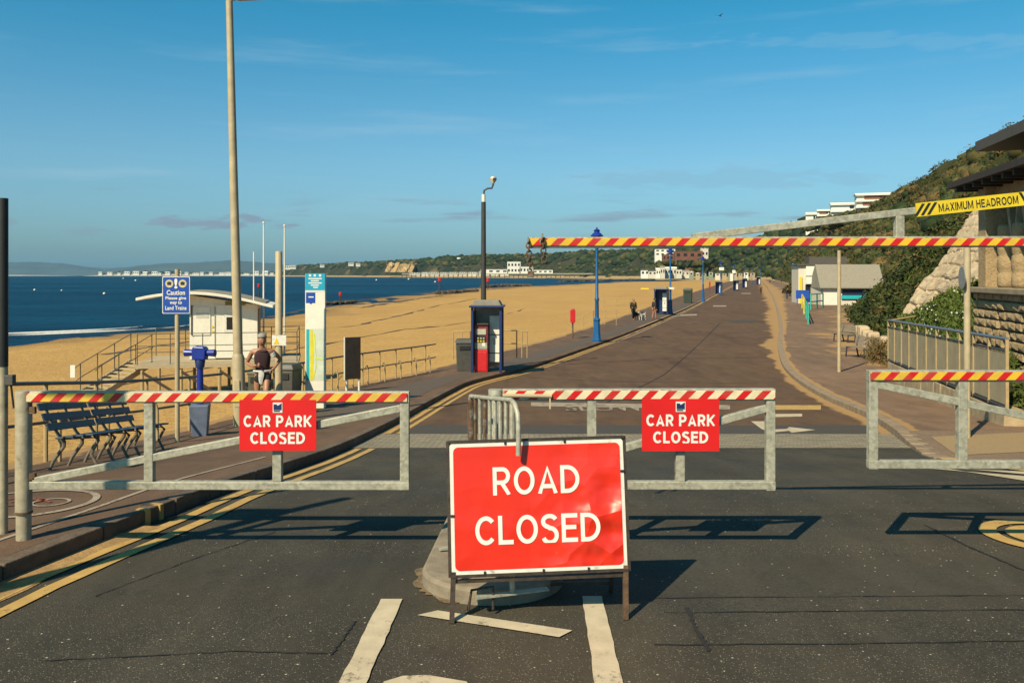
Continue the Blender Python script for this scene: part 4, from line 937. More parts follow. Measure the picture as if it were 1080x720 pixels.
# ------------------------------------------------------------------ blue framed machine shelters
def shelter(loc, rz, label, w=1.08, d=.95, h=2.3, near=True):
    t = thing('machine_shelter', label, 'shelter', loc, rz, 'blue framed shelters along the promenade')
    for sx in (-1, 1):
        for y in (0, d): MB().box((sx*(w/2-.04), y, h/2), (.085,.085,h), 0).build('corner_post', NAVY, t, bevel=.006)
        MB().box((sx*(w/2-.05), d/2, h*.52), (.02,d-.1,h*.84)).build('side_panel', mat('smoked_panel', (.03,.04,.08), .25), t)
    rf = MB().box((0, d/2-.05, h+.03), (w+.12, d+.2, .07)).build('roof', NAVY, t, bevel=.01); MB().prism([(-w/2+.02, h+.066),(w/2-.02, h+.066),(w/2-.12, h+.24),(-w/2+.1, h+.25)], .02, d-.1).build('roof_hood', GREYROOF, rf, bevel=.01)
    MB().box((0, d-.07, h*.52), (w-.16,.02,h*.95)).build('back_panel', mat('shelter_back', (.4,.37,.3), .6), t)
    nb = MB().box((.24, d-.32, h*.5), (.36,.03,h*.72)).build('notice_panel', WHITEP, t)
    for z in (.62, 1.28): MB().box((.24, d-.34, z+.02), (.40,.012,.03)).build('panel_bar', BLACK, nb)
    MB().box((.24, d-.337, 1.06), (.1,.004,.22)).build('print_block', mat('print_grey', (.4,.4,.4), .6), nb)
    return t
def pay_machine(loc, rz, label):
    m = thing('ticket_machine', label, 'ticket machine', loc, rz)
    MB().box((0,.2,.4), (.48,.42,.8)).build('lower_cabinet', REDM, m, bevel=.02); MB().box((0,.2,1.24), (.5,.40,.86)).build('upper_cabinet', mat('machine_maroon', (.2,.03,.035), .4, .15, 8), m, bevel=.02)
    MB().box((0,-.012,.93), (.44,.03,.22)).build('steel_band', GALV, m); MB().box((0,-.01,1.43), (.36,.03,.2)).build('screen', mat('screen_grey', (.45,.45,.36), .25), m)
    kp = MB().box((0,-.008,1.16), (.34,.03,.26)).build('keypad_plate', BLACK, m)
    for i, x in enumerate((-.1, 0, .1)):
        for j in (0, 1): MB().box((x,-.03,1.1+j*.1), (.06,.02,.055)).build('key', GALV if j else YEL, kp)
    MB().box((.1,-.02,.98), (.11,.02,.12)).build('card_slot', WHITEP, m); MB().box((0,.19,1.70), (.54,.5,.06)).build('hood', DKSTEEL, m, bevel=.01)
    MB().box((0,-.014,.38), (.4,.02,.66)).build('cabinet_door', REDM, m, bevel=.008)
b = gnd(513, 393, PAV); sz_ = -.06
ksh = shelter(b, sz_, 'nearest blue framed shelter, with a red ticket machine, under the tall camera pole')
pay_machine(b+Vector((-.2,.22,.0)), sz_, 'red and maroon ticket machine inside the nearest blue shelter')
q = at(510, 322, b.y+1.25); zg = -drop(b.y)+PAV; cp = thing('camera_pole', 'tall dark pole with a swan neck and small camera behind the blue shelter', 'pole', (q.x, q.y, zg)); hz_ = at(510, 213, q.y).z-zg
MB().tube([(0,0,-.02),(0,0,hz_)], [.11,.085], 12).build('shaft', GREYPOLE, cp, smooth=True); MB().tube([(0,0,hz_),(0,0,hz_+.28)], .07, 12).build('white_collar', WHITEP, cp, smooth=True)
MB().tube([(0,0,hz_+.2),(.02,0,hz_+.42),(.16,0,hz_+.5),(.3,0,hz_+.5),(.35,0,hz_+.62),(.35,0,hz_+.7)], .035, 8).build('swan_neck', GREYPOLE, cp, smooth=True)
cm = MB().tube([(.33,0,hz_+.66),(.36,0,hz_+.84),(.37,0,hz_+.92)], [.05,.13,.1], 10).build('camera', mat('camera_cream', (.6,.5,.35), .4), cp, smooth=True); MB().box((.4,-.12,hz_+.82), (.1,.05,.09)).build('lens_hood', BLACK, cm)
sets = [((697, 332), 1.0, 'blue shelter with a white panel beside a walker and the second blue lamp'), ((758, 310.5), 1.0, 'small distant blue shelter left of the white pole signs'), ((776, 306.6), 1.0, 'distant blue shelter half hidden by a lamp'), ((785.5, 304), 1.1, 'distant blue shelter with a white side'), ((800, 300.5), 1.2, 'furthest blue shelter beyond the cyclist')]
for (px, py), s, lab in sets:
    r = dup(ksh, gnd(px, py, PAV), -.30, lab, (1.12*s, 1, 1.0*s))
    for c in r.children:
        if 'back_panel' in c.name: c.data = c.data.copy(); c.data.materials[0] = NAVY
# railings near the shelter and beach steps railings
def beach_rail(pxs, Y, top, label):
    P = [at(px, py, Y) for px, py in pxs]; t = thing('railing', label, 'railing', P[0])
    for i in (0, 1): MB().tube([p-P[0]-Vector((0,0,i*top*.5)) for p in P], .022, 6).build('rail', TANPOST, t)
    for a, b2 in zip(P, P[1:]):
        for k in range(3): c = a.lerp(b2, k/2)-P[0]; MB().tube([c, c-Vector((0,0,top*1.05))], .025, 6).build('post', TANPOST, t)
beach_rail([(478,350),(496,349),(545,348.5),(556,349.5)], 33, 1.0, 'thin railing of a beach ramp behind the nearest blue shelter')
beach_rail([(637,315),(664,314)], 68, 1.0, 'thin railing of a beach ramp left of the dog walker')
beach_rail([(604,338),(626,327),(650,327)], 60, 1.0, 'thin sloping railing of beach steps behind the near blue lamp')
# ------------------------------------------------------------------ blue heritage lamps
def lamp(loc, label, h=6.1):
    t = thing('street_lamp', label, 'street lamp', loc, .3, 'blue heritage street lamps')
    MB().lathe([(.27,-.02),(.27,.12),(.235,.16),(.2,.5),(.17,1.1),(.2,1.14),(.2,1.22),(.13,1.3)], 8).build('plinth', LAMPBLUE, t)
    MB().lathe([(.115,1.28),(.10,2.2),(.125,2.25),(.125,2.33),(.088,2.4),(.07,h-1.1),(.1,h-1.07),(.1,h-1.0),(.055,h-.95),(.05,h-.72)], 12).build('shaft', LAMPBLUE, t, smooth=True)
    ln = MB().lathe([(.10,h-.72),(.2,h-.4),(.205,h-.36)], 6).build('lantern_glass', mat('lantern_glass', (.35,.38,.38), .15), t)
    for j in range(6):
        q = PI*2*j/6; MB().beam((.1*math.cos(q),.1*math.sin(q),h-.72), (.21*math.cos(q),.21*math.sin(q),h-.38), .022, .022).build('lantern_bar', LAMPBLUE, ln)
    MB().lathe([(.34,h-.38),(.35,h-.34),(.22,h-.2),(.15,h-.16),(.15,h-.1),(.19,h-.06),(.1,h+.02),(.03,h+.05),(.04,h+.1),(.005,h+.14)], 12).build('lantern_cap', ROYAL, t, smooth=True)
    return t
l0 = lamp(gnd(629.5, 360, PAV), 'nearest blue heritage lamp, its cap showing above the striped height barrier')
for (px, py), lab in (((707, 331), 'second blue heritage lamp, directly right of the second blue shelter'), ((741.5, 318), 'third blue heritage lamp, right of the big green bin'), ((760.5, 310.5), 'fourth blue heritage lamp behind the third, small and thin'), ((774, 306.2), 'fifth blue heritage lamp beside a white sign, small and thin'), ((786, 303), 'sixth blue heritage lamp, tiny in the distance'), ((793, 300.5), 'seventh blue heritage lamp, tiny, just left of the last one'), ((802, 299.6), 'last blue heritage lamp visible, close to the cyclist')):
    dup(l0, gnd(px, py, PAV), .3, lab)
# white signs on lamp posts, red life ring holders, large green bin
def lsign(px, py, w, h, label, m=SWHITE, base=None):
    y = base; c = at(px, py, y); t = thing('lamp_sign', label, 'sign', c, -.25); k = y/900
    MB().prism(rrect(w*k, h*k, (0,0), .04), -.36, -.33).build('panel', m, t); MB().beam((0,-.33,0), (0,-.03,0), .05, .05).build('bracket', GALV, t)
yl = gnd(707, 331, PAV).y; lsign(708.5, 304, 5.5, 2.2, 'little white sign strapped to the second blue lamp', base=yl)
lsign(680.5, 304.3, 8.5, 1.5, 'thin yellow strip banner left of the second blue shelter', YEL, yl)
y4 = gnd(760.5, 310.5, PAV).y; lsign(761, 283.5, 5, 3.2, 'white sign high on the fourth blue lamp', base=y4); y5 = gnd(774, 306.2, PAV).y; lsign(774, 286.5, 3.4, 3.4, 'white square sign on the fifth blue lamp', base=y5); lsign(771.5, 292.5, 3, 8, 'tall white panel beside the fifth blue lamp', base=y5)
def life(px, py, top, label, wd=5.2):
    b = gnd(px, py, PAV); k = b.y/900; h = (py-top)*k; t = thing('life_ring_post', label, 'life ring', b, 0, 'red life ring holders')
    MB().tube([(0,0,-.02),(0,0,h*.7)], .045, 8).build('post', RUST, t); MB().prism(rrect(wd*k, h*.48, (0, h*.76), wd*.44*k, 6), -.16, .1).build('housing', REDM, t, bevel=.03)
life(604, 357, 325.5, 'red life ring holder on a brown post left of the near blue lamp'); life(748.5, 313, 297, 'tiny red life ring post far along the beach edge', 1.4)
q = gnd(725.5, 319.5, PAV); bn = bin_(q, -.3, 'large dark green bin on the kerb between the second and third blue lamps', 1.1, 1.0, 1.9, mat('green_bin', (.03,.045,.03), .5, .2, 4))
# ------------------------------------------------------------------ people
SKIN = mat('skin', (.38,.18,.105), .5, .06, 12); SKIN2 = mat('mouth_skin', (.30,.12,.08), .6); HAIRG = mat('grey_hair_cap', (.28,.26,.24), .7, .15, 20)  # the second, redder skin colour is the mouth
MAROON = mat('maroon_top', (.035,.010,.016), .8, .15, 20, .2, 60); BLACKC = mat('black_cloth', (.014,.014,.016), .85, .2, 20, .2, 60); GREYC = mat('pale_grey_cloth', (.55,.53,.5), .85, .12, 14, .4, 40); DARKHAIR = mat('dark_hair', (.02,.014,.01), .7)
EYE = mat('dark_eye', (.01,.01,.01), .3); SHOE = mat('shoe', (.3,.3,.3), .7)
def person(label, loc, rz, J, clothes, hair, hat=None, scale=1.0, sub=2):
    """J joint positions; one skinned body with face; clothes = [(name, joints, edges, extra radius, material)]"""
    t = thing('person', label, 'person', loc, rz); t.scale = (scale,)*3
    E = [('pelvis','waist'),('waist','chest'),('chest','neck'),('neck','jaw'),('jaw','crown')]
    for s in 'lr': E += [('chest',s+'sh'),(s+'sh',s+'el'),(s+'el',s+'wr'),(s+'wr',s+'ha'),('pelvis',s+'hip'),(s+'hip',s+'kn'),(s+'kn',s+'an'),(s+'an',s+'to')]
    RAD = {'pelvis':(.125,.1),'waist':(.125,.095),'chest':(.14,.1),'neck':.052,'jaw':(.062,.07),'crown':(.075,.085),'sh':.062,'el':.042,'wr':.03,'ha':(.04,.028),'hip':.092,'kn':.058,'an':.038,'to':(.04,.03)}
    rad = lambda k: RAD.get(k) or RAD[k[1:]]
    vs, fs = skin({k: (*p, rad(k)) for k, p in J.items() if k != 'face'}, E, sub); mb = MB().add(vs, fs, 0)
    j, c = Vector(J['jaw']), Vector(J['crown']); up = (c-j).normalized(); hc = (j+c)/2; fw = Vector(J.get('face', (0,-1,0))); fw = (fw-up*fw.dot(up)).normalized(); rt = fw.cross(up)
    mb.ell(hc+up*.008, (.083,.10,.124), 14, 10, 0)
    mb.ell(hc+fw*.098-up*.012, (.014,.02,.024), 8, 6, 0)
    for s in (-1, 1):
        mb.ell(hc+rt*s*.032+fw*.084+up*.018, (.011,.008,.007), 8, 6, 2); mb.ell(hc+rt*s*.08-up*.005, (.012,.022,.032), 8, 6, 0)
        h = Vector(J[('l' if s < 0 else 'r')+'ha']); w = Vector(J[('l' if s < 0 else 'r')+'wr']); d = (h-w).normalized(); sd = d.orthogonal().normalized()
        for q in range(4):
            b0 = h+sd*(q-1.5)*.018+d*.02; mb.tube([b0, b0+d*.03, b0+d*.045+fw*-.01-up*.015, b0+d*.035-up*.03], [.0095,.009,.0085,.007], 6, 0)
        mb.tube([h+sd*.035-d*.01, h+sd*.05+d*.02, h+sd*.04+d*.04], [.011,.01,.008], 6, 0)
    mb.ell(hc+fw*.082-up*.052, (.024,.008,.006), 8, 6, 1)
    body = mb.build('body', [SKIN, SKIN2, EYE], t, smooth='all', fix=False)
    for name, pts, ed, ex, m in clothes:
        P = {}
        for k, v in pts.items():
            r = (v[1] if isinstance(v[1], tuple) else rad(v[1])) if len(v) > 1 else rad(k); r = r if isinstance(r, tuple) else (r, r); P[k] = (*v[0], (r[0]+ex, r[1]+ex))
        a, b_ = skin(P, ed, sub); MB().add(a, b_).build(name, m, t, smooth='all', fix=False)
    o = hc+up*.035-fw*.012; hb = MB().ell(o, (.086,.1,.092), 14, 10)
    hb.v = [p for p in hb.v]; 
    for i, p in enumerate(hb.v):
        q = Vector(p)-hc
        if q.dot(fw) > .0 and q.dot(up) < .062: hb.v[i] = tuple(hc+q*.93-fw*(q.dot(fw)-.0))
    hb.build('hair', hair, t, smooth='all')
    if hat: MB().lathe([(.098,.018),(.096,.05),(.078,.092),(.04,.114),(.001,.12)], 16, hc+up*.045).build('cap', hat, t, smooth='all')
    return t
def mid(a, b, t): return tuple(Vector(a).lerp(Vector(b), t))
b = gnd(277, 439.5, PAV); rs = .0193
J = dict(pelvis=(0,0,.90), waist=(0,-.01,1.06), chest=(0,-.05,1.30), neck=(0,-.07,1.45), jaw=(.0,-.10,1.535), crown=(.005,-.10,1.66), face=(.35,-1,0),
    lsh=(-.195,-.05,1.385), lel=(-.33,.04,1.12), lwr=(-.16,-.16,1.07), lha=(-.075,-.22,1.10), rsh=(.195,-.04,1.385), rel=(.345,.12,1.19), rwr=(.25,-.03,1.03), rha=(.20,-.09,.985),
    lhip=(-.10,0,.86), lkn=(-.115,-.02,.47), lan=(-.11,.14,.09), lto=(-.11,.01,.035), rhip=(.10,-.02,.86), rkn=(.115,-.26,.56), ran=(.12,-.06,.27), rto=(.12,-.16,.17))
top = ('tank_top', {'a': ((0,0,.93),'pelvis'), 'waist': (J['waist'],), 'chest': (J['chest'],), 'n': ((0,-.06,1.385),(.10,.085)), 'ls': (mid(J['chest'],J['lsh'],.74),'el'), 'rs': (mid(J['chest'],J['rsh'],.74),'el')}, [('a','waist'),('waist','chest'),('chest','n'),('chest','ls'),('chest','rs')], .034, MAROON)
sho = ('shorts', {'pelvis': (J['pelvis'],), 'w': ((0,0,.99),'waist'), 'lh': (J['lhip'],'lhip'), 'rh': (J['rhip'],'rhip'), 'lk': (mid(J['lhip'],J['lkn'],.5),'sh'), 'rk': (mid(J['rhip'],J['rkn'],.5),'sh')}, [('w','pelvis'),('pelvis','lh'),('lh','lk'),('pelvis','rh'),('rh','rk')], .03, BLACKC)
jog = person('runner in a dark maroon vest and black shorts, pale top tied at the waist', b, .12, J, [top, sho], HAIRG, HAIRG)
MB().tube([(.168*math.cos(q)*1.02, .145*math.sin(q)-.01, .965) for q in [i*PI/10 for i in range(21)]], .026, 8, cap=False).build('tied_top', GREYC, jog, smooth='all')
MB().loft([[(-.05,-.165,.97),(0,-.19,.975),(.05,-.165,.97)],[(-.055,-.18,.9),(.0,-.215,.9),(.06,-.19,.9)],[(-.05,-.19,.8),(-.005,-.215,.79),(.04,-.19,.8)],[(-.04,-.19,.73),(0,-.2,.7),(.03,-.19,.73)]]).build('tied_sleeve', GREYC, jog, smooth='all')
MB().tube([(.19,-.04,1.34),(.22,-.02,1.27)], .065, 10).build('phone_armband', SWHITE, jog)
for k in 'lr': MB().ell(mid(J[k+'an'], J[k+'to'], .6), (.05,.12,.05), 10, 8).build('shoe', SHOE, jog, smooth='all')
def walker(label, px, py, rz, topm, legm, hair, stride=.16, h=1.72, sub=1, arms=0., seat=0):
    J = dict(pelvis=(0,0,.92), waist=(0,0,1.08), chest=(0,-.01,1.32), neck=(0,-.02,1.47), jaw=(0,-.04,1.55), crown=(0,-.04,1.68),
        lsh=(-.19,0,1.39), lel=(-.25,.04+arms,1.12), lwr=(-.24,-.06+arms,.9), lha=(-.24,-.09+arms,.82), rsh=(.19,0,1.39), rel=(.25,.03-arms,1.12), rwr=(.24,-.1-arms,.92), rha=(.24,-.13-arms,.84),
        lhip=(-.1,0,.88), lkn=(-.11,-stride*.7,.48), lan=(-.11,-stride,.09), lto=(-.11,-stride-.13,.03), rhip=(.1,0,.88), rkn=(.11,stride*.3,.47), ran=(.11,stride*1.3,.1), rto=(.11,stride*1.3-.12,.03))
    T_ = ('jacket', {k: (J[k],) for k in ('pelvis','waist','chest','lsh','lel','rsh','rel','lwr','rwr','lhip','rhip')}, [('pelvis','lhip'),('pelvis','rhip'),('pelvis','waist'),('waist','chest'),('chest','lsh'),('lsh','lel'),('lel','lwr'),('chest','rsh'),('rsh','rel'),('rel','rwr')], .04, topm)
    L_ = ('trousers', {k: (J[k],) for k in ('pelvis','lhip','lkn','lan','rhip','rkn','ran')}, [('pelvis','lhip'),('lhip','lkn'),('lkn','lan'),('pelvis','rhip'),('rhip','rkn'),('rkn','ran')], .02, legm)
    loc = gnd(px, py, PAV) if not isinstance(px, Vector) else px
    return person(label, loc, rz, J, [T_, L_], hair, None, h/1.72, sub)
walker('person in dark olive walking a dog along the promenade edge', 668, 337.5, .35, mat('olive_cloth', (.05,.04,.02), .9), BLACKC, DARKHAIR)
walker('bare legged person in a dark coat standing at the second blue shelter', 690, 337, PI*.6, mat('dark_coat', (.03,.024,.028), .9), SKIN, DARKHAIR, .1)
def dog(px, py, label, rz, m, s=1.0):
    b = gnd(px, py, PAV); P = {'r': (0,.27,.42,.11), 'm': (0,0,.40,.10), 'c': (0,-.25,.42,.13), 'n': (0,-.40,.56,.075), 'h': (0,-.50,.63,.075), 'z': (0,-.64,.60,.035), 't1': (0,.38,.50,.03), 't2': (0,.50,.62,.018)}; E = [('r','m'),('m','c'),('c','n'),('n','h'),('h','z'),('r','t1'),('t1','t2')]
    for sx, n in ((-1, 'l'), (1, 'q')):
        P.update({n+'f': (sx*.09,-.26,.3,.05), n+'f2': (sx*.09,-.24,.15,.028), n+'f3': (sx*.09,-.27,.02,.03), n+'b': (sx*.1,.27,.32,.07), n+'b2': (sx*.1,.21,.24,.045), n+'b3': (sx*.1,.34,.14,.026), n+'b4': (sx*.1,.30,.02,.03)})
        E += [('c',n+'f'),(n+'f',n+'f2'),(n+'f2',n+'f3'),('r',n+'b'),(n+'b',n+'b2'),(n+'b2',n+'b3'),(n+'b3',n+'b4')]
    vs, fs = skin(P, E, 1); mb = MB().add(vs, fs)
    for sx in (-1, 1): mb.add([(sx*.05,-.46,.68),(sx*.09,-.47,.60),(sx*.03,-.5,.69)], [(0,1,2)])
    o = mb.build('dog', m, None, smooth='all', fix=False); o.location = b; o.rotation_euler = (0,0,rz); o.scale = (s,)*3; tag(o, label, 'dog')
dog(673.5, 337, 'black dog trotting at the heel of the walker in olive', -.9, BLACKC, 1.1); dog(677.5, 337.8, 'white dog walking right of the black dog', -.7, mat('white_fur', (.6,.55,.48), .9), 1.05)
for px, py, lab, c in ((812, 298.6, 'distant walker in dark clothes, leftmost of the far group on the road', BLACKC), (816, 298.2, 'distant walker in a pale top in the far group on the road', GREYC), (824, 298.4, 'distant walker in black at the right of the far group', BLACKC), (793, 299.4, 'distant walker near the furthest shelters in a pale shirt', GREYC)):
    walker(lab, px, py, rng.uniform(0, 6), c, BLACKC, DARKHAIR, .14)
walker('person in a dark jacket standing by the hedge at the right edge of the road', 830, 316, 1.2, BLACKC, mat('blue_jeans', (.03,.05,.1), .9), DARKHAIR, .1)
# cyclist
cb_ = gnd(802.5, 310.5, 0); cy = thing('bicycle', 'bicycle ridden away along the middle of the brown road', 'bicycle', cb_, -.2)
for y in (-.52, .52):
    w_ = MB().tube([(0, y+.33*math.cos(q), .34+.33*math.sin(q)) for q in [i*PI/12 for i in range(25)]], .022, 6, cap=False).build('wheel', BLACK, cy)
    for q in range(6): MB().tube([(0,y,.34),(0,y+.32*math.cos(q),.34+.32*math.sin(q))], .004, 4).build('spoke', GALV, w_)
fb = MB()
for a, b_ in (((0,.52,.34),(0,.1,.3)), ((0,.1,.3),(0,.2,.85)), ((0,.2,.82),(0,-.38,.85)), ((0,.1,.3),(0,-.38,.8)), ((0,.52,.34),(0,.2,.8)), ((0,-.36,.98),(0,-.52,.34))): fb.tube([a, b_], .018, 6)
fb.build('frame', REDM, cy); MB().tube([(-.26,-.34,1.0),(0,-.38,.98),(.26,-.34,1.0)], .014, 6).build('handlebar', BLACK, cy); MB().ell((0,.22,.9), (.07,.13,.035), 8, 6).build('saddle', BLACK, cy, smooth='all')
Jc = dict(pelvis=(0,.2,1.0), waist=(0,.12,1.14), chest=(0,-.06,1.34), neck=(0,-.14,1.47), jaw=(0,-.18,1.55), crown=(0,-.2,1.67), lsh=(-.18,-.06,1.40), lel=(-.26,-.2,1.2), lwr=(-.24,-.32,1.06), lha=(-.23,-.36,1.03), rsh=(.18,-.06,1.40), rel=(.26,-.2,1.2), rwr=(.24,-.32,1.06), rha=(.23,-.36,1.03),
    lhip=(-.1,.18,.96), lkn=(-.11,-.16,.78), lan=(-.11,.06,.42), lto=(-.11,-.08,.36), rhip=(.1,.18,.96), rkn=(.11,-.05,.6), ran=(.11,.14,.24), rto=(.11,.0,.18))
person('cyclist in black riding along the middle of the brown road', cb_, -.2, Jc, [('jersey', {k: (Jc[k],) for k in ('pelvis','waist','chest','lsh','lel','rsh','rel')}, [('pelvis','waist'),('waist','chest'),('chest','lsh'),('lsh','lel'),('chest','rsh'),('rsh','rel')], .02, BLACKC), ('tights', {k: (Jc[k],) for k in ('pelvis','lhip','lkn','lan','rhip','rkn','ran')}, [('pelvis','lhip'),('lhip','lkn'),('lkn','lan'),('pelvis','rhip'),('rhip','rkn'),('rkn','ran')], .02, BLACKC)], DARKHAIR, sub=1)
# ------------------------------------------------------------------ right side: building, low wall, railing, bank
def stone(name, c1, c2, sc=1.0, bump=.8):
    k = NB(name); c = k.mix(k.rng(k.noise(2.2*sc, 7, rough=.65), .35, .65), c1, c2); c = k.mix(k.rng(k.noise(9*sc, 6), .55, .75, 0, .6), c, tuple(v*.5 for v in c1))
    k.bump(k.noise(6*sc, 8, rough=.7), bump, .06); return k.done(c, .9, spec=.2)
STONE = stone('rock_faced_stone', (.40,.285,.16), (.51,.375,.215), 1.6, 1.0); STONE2 = stone('pale_revetment_stone', (.50,.385,.255), (.62,.49,.33), .5, 1.0)
SOFFIT = mat('dark_soffit', (.035,.026,.02), .8, .2, 6); SLATE = mat('slate_grey', (.085,.075,.065), .7, .15, 6); BLUEGREY = mat('blue_grey_board', (.2,.235,.26), .6, .1, 4)
Pa = Vector((11.16, 20.5, 0)); fd = Vector((-.9, -4.4, 0)).normalized(); bz_ = math.atan2(fd.y, fd.x)
bl = thing('stone_building', 'rock faced stone pavilion with deep dark eaves and round stone columns at the right edge', 'building', Pa, bz_)
LN = 9.0
MB().box((LN/2, 4.05, .1), (LN, 8, 3.06)).build('base_wall', STONE, bl)
blk = MB()
for r in range(15):
    z = -1.4+r*.205; x = -.02-(r % 2)*.22
    while x < LN:
        w = random.uniform(.34, .55); d = random.uniform(.045, .11); a, b = max(-.03, x)+.008, min(LN, x+w)-.008
        if b-a > .08:
            o = [(a+random.uniform(.01,.04), z+.02+random.uniform(0,.015)), (b-random.uniform(.01,.04), z+.02+random.uniform(0,.015)), (b-random.uniform(.01,.04), z+.185-random.uniform(0,.015)), (a+random.uniform(.01,.04), z+.185-random.uniform(0,.015))]
            blk.add([(a, .045, z), (b, .045, z), (b, .045, z+.2), (a, .045, z+.2)]+[(p[0], -d, p[1]) for p in o]+[((a+b)/2+random.uniform(-.04,.04), -d-.035, z+.1)], [(0,1,5,4),(1,2,6,5),(2,3,7,6),(3,0,4,7),(4,5,8),(5,6,8),(6,7,8),(7,4,8)])
        x += w
blk.build('stone_courses', STONE, bl)
MB().box((LN/2-.06, 3.9, 1.70), (LN+.2, 8.24, .13)).build('sill', mat('sill_stone', (.3,.24,.16), .8, .2, 5), bl, bevel=.02)
MB().box((LN/2, 4.35, 2.9), (LN-.1, 7.3, 2.26)).build('window_wall', GLASSD, bl)
MB().box((.22, .5, 2.95), (.5, .9, 2.36)).build('corner_pier', STONE, bl)
x = .95
for i in range(9):
    MB().lathe([(.19,1.765),(.215,1.85),(.21,2.08),(.185,2.12),(.21,2.16),(.218,2.3),(.205,2.46),(.182,2.5),(.205,2.54),(.213,2.7),(.2,2.86),(.178,2.9),(.2,2.94),(.2,3.14),(.16,3.2)], 14, (x,.36,0)).build('column', STONE, bl, smooth='all')
    MB().box((x+.42, .5, 2.35), (.10, .14, 1.1)).build('window_post', CREAMPOLE, bl)
    for s in (-1, 1): MB().beam((x+.42+s*.04, .4, 2.6), (x+.42+s*.36, .36, 3.9), .12, .1).build('bracket', mat('pale_timber', (.36,.28,.17), .8, .2, 5), bl)
    x += .88
MB().box((LN/2, .42, 3.95), (LN, .3, .42)).build('lintel', STONE, bl)
MB().box((LN/2-.28, 3.9, 4.28), (LN+1.26, 8.6, .16)).build('eaves', SOFFIT, bl, bevel=.01); 
for i in range(16): MB().box((-.35+i*.62, .1, 4.14), (.09, .9, .12)).build('rafter', SOFFIT, bl)
MB().box((LN/2-.1, 4.0, 4.5), (LN+.2, 6.8, .26)).build('parapet', STONE, bl)
MB().box((LN/2-.05, 4.4, 4.9), (LN+.1, 6.2, .56)).build('upper_wall', BLUEGREY, bl); MB().box((.9, 1.285, 4.74), (1.3, .05, .2)).build('upper_window', GLASSD, bl)
MB().prism([(.35,5.17),(.35,5.42),(4.4,6.15),(8,5.5),(8,5.3)], -1.25, LN+.6, 'x').build('upper_roof', SLATE, bl)
MB().box((4.4, .9, 4.84), (2.4, 1.5, .10)).build('canopy', SOFFIT, bl)
# low wall and panelled railing
wa, wb = Vector((12.35, 28.0, -.75)), Vector((9.28, 16.0, -.47)); wd = (wb-wa)
lw = MB(); nrm = Vector((wd.y, -wd.x, 0)).normalized()
if nrm.x < 0: nrm = -nrm
for i in range(17):
    a, b = wa+wd*(i/17), wa+wd*((i+1)/17); g = -drop(a.y)-.1; e_ = wd.normalized()*.006
    P = [a+e_, b-e_]; t = .4; vs = []
    for p in P:
        for n_, z in ((-.05-random.uniform(0,.02), g), (t, g), (t, p.z-.04), (-.02-random.uniform(0,.02), p.z-.04)): vs.append(Vector((p.x, p.y, z))+nrm*n_)
    lw.add(vs, [(0,1,2,3),(7,6,5,4),(0,4,5,1),(1,5,6,2),(2,6,7,3),(3,7,4,0)])
lwo = lw.build('low_wall', mat('buff_sandstone', (.40,.30,.18), .9, .22, 4, .5, 20, big=(1, .2)), None, bevel=.02); tag(lwo, 'low buff sandstone wall carrying the panelled railing at the right', 'wall')
pr = thing('panel_railing', 'long railing with beige panels and a blue grey top tube on the low wall', 'railing', wa); up = Vector((0,0,1))
PANEL = mat('beige_panel', (.42,.36,.23), .35, .15, 3); n = 11
MB().tube([up*1.32, wd+up*1.32], .034, 10).build('top_tube', mat('blue_grey_tube', (.16,.2,.25), .4, .12, 8, metal=.3), pr, smooth=True)
MB().tube([up*1.1, wd+up*1.1], .028, 8).build('mid_rail', GREYPOLE, pr, smooth=True); MB().tube([up*.03, wd+up*.03], .03, 8).build('bottom_rail', GREYPOLE, pr, smooth=True)
for i in range(n+1):
    c = wd*(i/n); MB().beam(c, c+up*1.31, .055, .05, up=wd).build('post', TANPOST, pr)
    if i < n: a, b = wd*((i+.04)/n), wd*((i+.96)/n); MB().beam(a+up*.57, b+up*.57, .014, .98).build('panel', PANEL, pr)
rt_ = at(988, 333, 29.5)-wa; MB().tube([up*1.3, rt_+Vector((0,0,.1))], .03, 8).build('return_rail', TANPOST, pr); MB().tube([rt_+Vector((0,0,.12)), rt_+Vector((0,0,-.9))], .03, 8).build('return_post', TANPOST, pr)
# stone revetment and grass bank
LP = [(952,333,31), (966,308,31.3), (985,284,31.8), (1000,264,32.4), (1013,242,33), (1034,214,34), (1046,200,35)]
RP = [(958,336,30.2), (985,318,28.5), (1010,306,26), (1034,296,24), (1050,280,24), (1062,250,25), (1070,215,27)]
rows = []
Lp = catmull([at(*p) for p in LP], 12); Rp = catmull([at(*p) for p in RP], 12)
for a, b in zip(Lp, Rp):
    r = []
    for i in range(34):
        p = a.lerp(b, i/33); fz = (p.z*2.1+.25*noise.noise((p.x*.7, p.y*.7, 3))) % 1; nn = noise.fractal((p.x*1.1, p.y*1.1, p.z*1.6), 1, 2, 5)*.17+.07*min(1, fz*3.2)-(.07 if fz < .13 else 0)
        r.append(p+Vector((-.75, -.6, .2))*nn)
    rows.append(r)
back = [[p+Vector((1.2, 1.6, -1.0)) for p in r] for r in (rows[0], rows[-1])]
rv = MB().loft([[p+Vector((1.2, 1.6, -1.2)) for p in rows[0]]]+rows+[[p+Vector((1.2,1.6,-.5)) for p in rows[-1]]]).build('rock_revetment', STONE2, None, fix=False)
rv.data.update(); tag(rv, 'pale rough stone revetment climbing the slope beside the pavilion', 'stone slope')
gb = []
lowl = [wa+wd*t+nrm*.42 for t in [i/14 for i in range(15)]]; upl = [at(*p) for p in ((948,338,31.5),(954,335,30.6),(966,329,29.6),(980,321,28.6),(995,313,27.6),(1008,307,26.4),(1020,301,25.2),(1030,296,24),(1034,294,22.6))]
upl = catmull(upl, 2)[:15]
while len(upl) < 15: upl.append(upl[-1])
